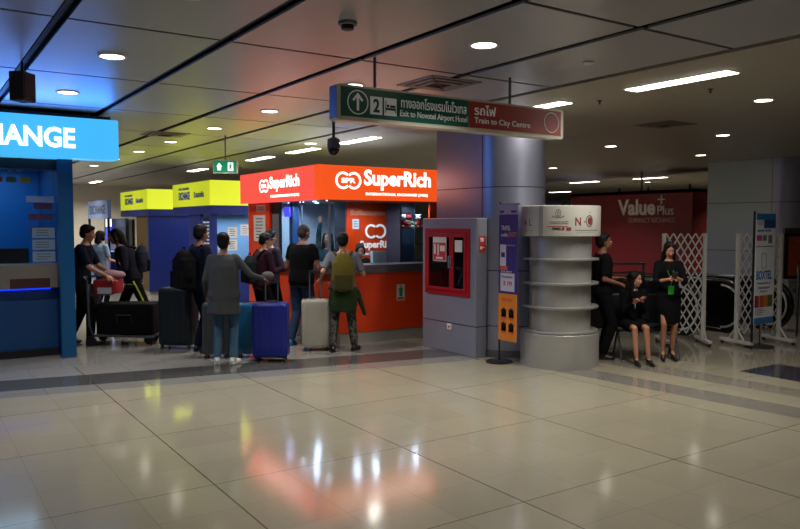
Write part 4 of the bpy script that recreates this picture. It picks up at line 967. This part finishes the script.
# woman far behind
t, I = person('distant woman in light blue shirt with black hair between booth and trolley man', 3.3, 15.9, -60, 1.66, 'f', 'light', hair='bob', hands=((.2, .25, 1.0), (-.2, .25, 1.0)), top=cloth('light_blue', '7f9ab8'), sleeve=.4, bottom=cB, shoes=shB)
# man with black backpack
t, I = person('tall man in dark navy clothes wearing big black backpack beside woman in grey', 3.38, 10.02, -82, 1.79, skin='brown', head=(15, -5), hands=((.22, .18, .95), (-.22, .18, .95)), top=cN, bottom=cN, shoes=shB, fat=1.06)
backpack('big black backpack on the tall man beside the woman in grey', t, I, cB, cB, .42, .58, .27, .2)
# woman in grey cardigan, seen from behind
t, I = person('woman in long grey cardigan and blue jeans seen from behind, hair up', 3.33, 8.98, -32, 1.69, 'f', 'brown', hair='bun', feet=((.11, .0), (-.1, .02)), hands=((.46, .22, 1.07), (-.24, .1, .86)),
    top=cloth('grey_cardigan', '3b3d40'), top_len=.16, bottom=cJL, shoes=shW, fat=1.12, toes=((.35, .9), (-.25, 1)), curl=.9)
w_ = I['wr'][0]; kc = thing('knit_cap', 'grey knitted cap held out by the woman in grey cardigan', 'hat', t.location, -32)
g = MB().ell(w_+Vector((.05, .08, .03)), (.085, .075, .065)).ell(w_+Vector((.02, .05, .0)), (.05, .05, .04)); child(remesh(g, .01, 'cap'), 'knitted_crown', mat('knit_grey', '4a4648', .95, bump=.5, scale=60), kc)
# man in black cap
t, I = person('man in maroon jacket and black cap with backpack queuing at orange booth', 4.5, 10.55, -88, 1.66, skin='tan', lean=6, head=(-15, -12), feet=((.1, .1), (-.1, -.08)), hands=((.18, .32, 1.12), (-.18, .34, 1.14)), top=cM, bottom=cB, shoes=shB)
cap_on(t, I, mat('cap_black', '0e0f14', .7)); backpack('dark green grey backpack on the man in maroon jacket', t, I, cloth('bag_slate', '1a1f22'), cB, .32, .46, .18, .22)
# man between
t, I = person('man partly hidden between the two men at the orange counter, dark hair', 4.78, 10.85, -75, 1.7, skin='tan', head=(0, -12), hands=((.18, .3, 1.1), (-.15, .3, 1.1)), top=cloth('mauve', '3a3040'), bottom=cB, shoes=shB)
# bald man at counter
t, I = person('man with shaved head in black sleeveless top and jeans at orange counter', 4.84, 9.85, -58, 1.79, skin='brown', lean=5, head=(-10, -18), hair='stubble', hairm=mat('stubble', '2e201b', .8), feet=((.12, -.02), (-.1, -.14)), hands=((.2, .3, 1.12), (-.2, .28, 1.1)), top=cB, sleeve=.3, bottom=cJ, shoes=shBlue, fat=1.06)
# traveller with olive backpack
CAMO = camo_mat(); OL = cloth('olive', '5c5220'); OL2 = cloth('olive_dark', '3e3a1c'); GRN = cloth('green_jacket', '26341e')
t, I = person('traveller in camouflage trousers and grey t-shirt with cap at orange counter', 5.05, 8.98, -28, 1.67, skin='tan', lean=4, head=(0, -10), feet=((.16, .06), (-.15, -.04)), hands=((.26, .26, 1.1), (-.3, .1, 1.02)),
    top=cloth('heather_grey', '62646c'), sleeve=.42, bottom=CAMO, shoes=shB, toes=((.5, .8), (-.3, 1)), fat=1.03)
cap_on(t, I, mat('cap_navy', '161c34', .7))
backpack('olive yellow backpack on the traveller in camouflage trousers', t, I, OL, OL2, .33, .56, .17, .24)
g = MB(); rs = []
for z, wx, wy in ((.02, .19, .15), (-.06, .21, .17), (-.2, .22, .17), (-.32, .2, .16)): rs.append([tuple(I['pel']+Vector((wx*math.cos(R(200+a*14)), wy*math.sin(R(200+a*14)), z-.02*math.sin(a*1.3)))) for a in range(11)]+[tuple(I['pel']+Vector(((wx-.03)*math.cos(R(200+a*14)), (wy-.03)*math.sin(R(200+a*14)), z))) for a in range(10, -1, -1)])
g.rings(rs); g.cap(I['pel']+Vector((.2, -.02, -.05)), I['pel']+Vector((.3, .02, -.36)), .04, .03).cap(I['pel']+Vector((-.18, .02, 0)), I['pel']+Vector((-.06, .15, -.03)), .03, .03).cap(I['pel']+Vector((.18, .02, 0)), I['pel']+Vector((.04, .15, -.03)), .03, .03)
child(remesh(g, .013, 'tied'), 'tied_jacket', GRN, t)
# booth clerks
t, I = person('clerk in dark top inside orange booth reaching one arm up to the glass', 5.75, 10.72, 150, 1.66, 'f', 'tan', hair='long', head=(-15, 0), hands=((.1, .18, 2.02), (-.15, .3, 1.15)), top=cloth('teal_dark', '18323a'), bottom=cB, shoes=shB)
t, I = person('dark haired clerk bending low behind the counter glass of orange booth', 6.05, 10.28, 165, 1.5, 'f', 'light', hair='bob', lean=14, head=(0, -20), hands=((.15, .32, 1.0), (-.15, .32, 1.0)), top=cB, bottom=cB, shoes=shB)
t, I = person('clerk in white shirt seated low inside the near yellow signed booth', 5.3, 14.72, 160, 1.6, 'f', 'tan', hair='bob', hands=((.15, .3, 1.0), (-.15, .3, 1.0)), top=cloth('white_shirt', 'c8c8cc'), sleeve=.45, bottom=cB, shoes=shB)
# guard
t, I = person('staff man in black uniform standing against the round brochure stand', 7.64, 6.62, -125, 1.68, skin='brown', head=(0, 4), feet=((.1, .0), (-.12, .03)), hands=((.12, .2, 1.0), (-.1, .24, 1.06)), top=cB, sleeve=.42, bottom=cB, shoes=shB)
MB().box(-.02, .02, .02, .026, 0, .07, M=Matrix.Translation(I['sp'](.36)+Vector((-.08, .12, 0)))).build('name_badge', mat('badge_pale', '9a9aa8', .5), t)
# seated woman
t, I = person('woman in black suit and skirt sitting on the bench, legs bare', 7.9, 6.36, 148, 1.5, 'f', 'tan', sit=.47, lean=14, head=(38, -4), hair='long', feet=((.06, .42), (-.1, .4)), hands=((.05, .28, .78), (-.05, .28, .8)),
    top=cB, bottom=None, skirt=(cB, .72), shoes=shB, heel=.03, toes=((.1, 1), (-.1, 1)))
MB().add([(-.03, .1, .5), (.03, .1, .5), (0, .115, .25), (-.03, .13, .5), (.03, .13, .5), (0, .14, .25)], [(0, 1, 2), (3, 4, 5), (0, 1, 4, 3), (1, 2, 5, 4), (2, 0, 3, 5)], 0, Matrix.Translation(I['pel']+Vector((0, .03, -.06)))).build('pale_blouse', cloth('pale_blouse', 'a8a8b0'), t)
# standing woman
t, I = person('woman with long black hair in black dress standing looking at her hands', 8.27, 6.06, 138, 1.5, 'f', 'tan', head=(5, -22), hair='long', feet=((.06, .03), (-.07, -.02)), hands=((.04, .26, 1.08), (-.04, .26, 1.1)),
    top=cB, sleeve=.72, skirt=(cB, .44), shoes=shB, heel=.06, elbow=((.6, -.4, -.6), (-.6, -.4, -.6)))
g = MB().box(-.035, .035, 0, .006, 0, .11, M=Matrix.Translation(I['sp'](.0)+Vector((-.0, .17, .02))) ); g.build('green_id_card', mat('card_green', '1fae2a', .5), t)
MB().tube([I['sp'](.5)+Vector((.06, .05, 0)), I['sp'](.3)+Vector((.02, .15, 0)), I['sp'](.0)+Vector((0, .175, .13)), I['sp'](.3)+Vector((-.02, .15, 0)), I['sp'](.5)+Vector((-.06, .05, 0))], .004).build('lanyard', mat('lanyard_green', '1c6a24', .6), t)
ph = thing('mobile_phone', 'dark phone held in both hands by the standing woman in black', 'phone', t.location, 138)
pm = (I['wr'][0]+I['wr'][1])/2+Vector((0, .09, .035))
MB().box(-.036, .036, -.005, .005, -.05, .07, M=Matrix.Translation(pm) @ Matrix.Rotation(R(-40), 4, 'X')).build('handset', PB, ph, bevel=.004)

# ================================================================ luggage
def suitcase(label, x, y, rz, w_, h_, d_, m, pull=.0, ribs=5, mname=None):
    t = thing('suitcase', label, 'suitcase', (x, y, 0), rz)
    z0 = .055
    g = MB(); P = rrect(-w_/2, w_/2, -d_/2, d_/2, .05, 5); rs = []
    for z, k in ((z0, .88), (z0+.02, .97), (z0+.05, 1), (h_-.05, 1), (h_-.02, .97), (h_, .88)): rs.append([(px*k, py*k, z) for px, py in P])
    g.rings(rs); g.build('shell', m, t, True)
    g = MB()
    for k in range(ribs):
        xx = -w_*.36+w_*.72*k/(ribs-1)
        for sd in (1, -1): g.box(xx-.008, xx+.008, sd*(d_/2)-.004, sd*(d_/2)+.005, z0+.08, h_-.08)
    g.build('ribs', m, t)
    zp = MB()
    for sd in (1, -1): zp.box(sd*(w_/2)-.003, sd*(w_/2)+.004, -.008, .008, z0+.03, h_-.03)
    zp.box(-w_/2+.04, w_/2-.04, -.008, .008, h_-.002, h_+.003); zp.build('zip_seam', PB, t)
    for sx in (1, -1):
        for sy in (1, -1):
            c = (sx*(w_/2-.05), sy*(d_/2-.045))
            wh = MB(); wh.lathe([(.0, -.012), (.027, -.012), (.027, .012), (.0, .012)], n=16, M=Matrix.Translation((c[0], c[1], .027)) @ Matrix.Rotation(R(90), 4, 'Y')); wh.box(c[0]-.016, c[0]+.016, c[1]-.02, c[1]+.02, .03, z0+.01); wh.build('wheel', PB, t)
    MB().tube([(-.07, 0, h_-.005), (-.07, 0, h_+.025), (.07, 0, h_+.025), (.07, 0, h_-.005)], .009).build('top_handle', PB, t)
    if pull:
        MB().tube([(-.08, d_*.3, h_-.02), (-.08, d_*.3, h_+pull), (.08, d_*.3, h_+pull), (.08, d_*.3, h_-.02)], .009).build('pull_handle', mat('pull_metal', '8a8c90', .3, .8), t)
        MB().box(-.09, .09, d_*.3-.016, d_*.3+.016, h_+pull-.012, h_+pull+.016).build('grip', PB, t)
    return t
cmr = -33.8
suitcase('large dark grey green suitcase beside the tall man with black backpack', 3.24, 10.56, cmr-8, .5, .87, .32, mat('case_slate', '1a2126', .45, spec=.25))
suitcase('grey suitcase standing behind the woman in grey cardigan', 3.42, 9.5, cmr, .36, .74, .22, mat('case_grey', '34393a', .4))
suitcase('teal blue suitcase half hidden behind the dark blue suitcase', 3.80, 9.3, cmr, .36, .72, .22, mat('case_teal', '10567c', .35), .0)
suitcase('dark blue ribbed suitcase with raised handle beside the woman in grey', 3.93, 8.9, cmr, .46, .76, .27, mat('case_navy', '14207a', .35), .25, 6)
suitcase('cream white suitcase with raised handle next to traveller in camouflage', 4.79, 9.3, cmr+10, .4, .72, .26, mat('case_cream', '9a9688', .4), .38)
# trolley
tr_ = thing('luggage_trolley', 'airport luggage trolley pushed by man in navy t-shirt', 'luggage trolley', (2.66, 11.4, 0), -32)
TM = mat('trolley_metal', '5c5f66', .35, .7)
for y in (-.24, .24): MB().tube([(-.42, y, .95), (-.4, y, .3), (-.35, y, .16), (.5, y, .13), (.56, y*.8, .16)], .018).build('side_rail', TM, tr_, True)
MB().tube([(-.42, -.24, .95), (-.47, -.24, 1.0), (-.47, .24, 1.0), (-.42, .24, .95)], .02).build('handle_bar', PB, tr_, True)
MB().box(-.36, .52, -.24, .24, .135, .155).build('deck', TM, tr_); MB().box(-.43, -.41, -.22, .22, .45, .9).build('back_panel', mat('trolley_panel', '4c4f58', .5), tr_)
MB().box(-.4, -.12, -.2, .2, .74, .76).build('basket_floor', TM, tr_)
for x, y in ((-.38, -.24), (-.38, .24), (.42, -.12), (.42, .12)):
    MB().lathe([(.0, -.02), (.07, -.02), (.075, 0), (.07, .02), (.0, .02)], n=20, M=Matrix.Translation((x, y, .077)) @ Matrix.Rotation(R(90), 4, 'X')).build('wheel', PB, tr_, True)
def on_tr(n, l, c, z): return thing(n, l, c, (2.66, 11.4, z), -32)
b1 = on_tr('travel_bag', 'big black travel bag lying on the luggage trolley', 'bag', .156)
g = MB().prism(rrect(-.33, .5, -.22, .22, .07), .0, .46); child(remesh(g, .016, 'bag', 4), 'bag_body', mat('bag_black_cloth', '0c090b', .8, bump=.4, spec=.1), b1)
MB().tube([(0, -.225, .2), (0, -.26, .3), (.2, -.26, .3), (.2, -.225, .2)], .01).build('carry_handle', PB, b1)
b2 = on_tr('duty_free_bag', 'red and white bag in the trolley basket', 'bag', .762)
g = MB().prism(rrect(-.38, -.02, -.16, .16, .05), .0, .2); child(remesh(g, .014, 'bag', 4), 'bag_body', mat('bag_red', '8e141c', .5), b2)
MB().box(-.3, -.1, -.168, -.158, .0, .09).build('white_panel', mat('bag_white_panel', 'a8a8a8', .6), b2)
b3 = on_tr('cloth_bundle', 'pale pink and blue soft bundle on top of the red bag', 'bundle', .966)
g = MB().ell((-.16, 0, .07), (.14, .11, .07)).ell((-.05, .02, .06), (.1, .1, .06)); child(remesh(g, .014, 'bundle', 3), 'pink_cloth', mat('pink_cloth', '9a7a80', .9, bump=.5), b3)
g = MB().ell((-.33, .02, .06), (.07, .1, .06)); child(remesh(g, .014, 'bundle2', 3), 'blue_cloth', mat('blue_cloth', '3a6a9a', .9, bump=.5), b3)
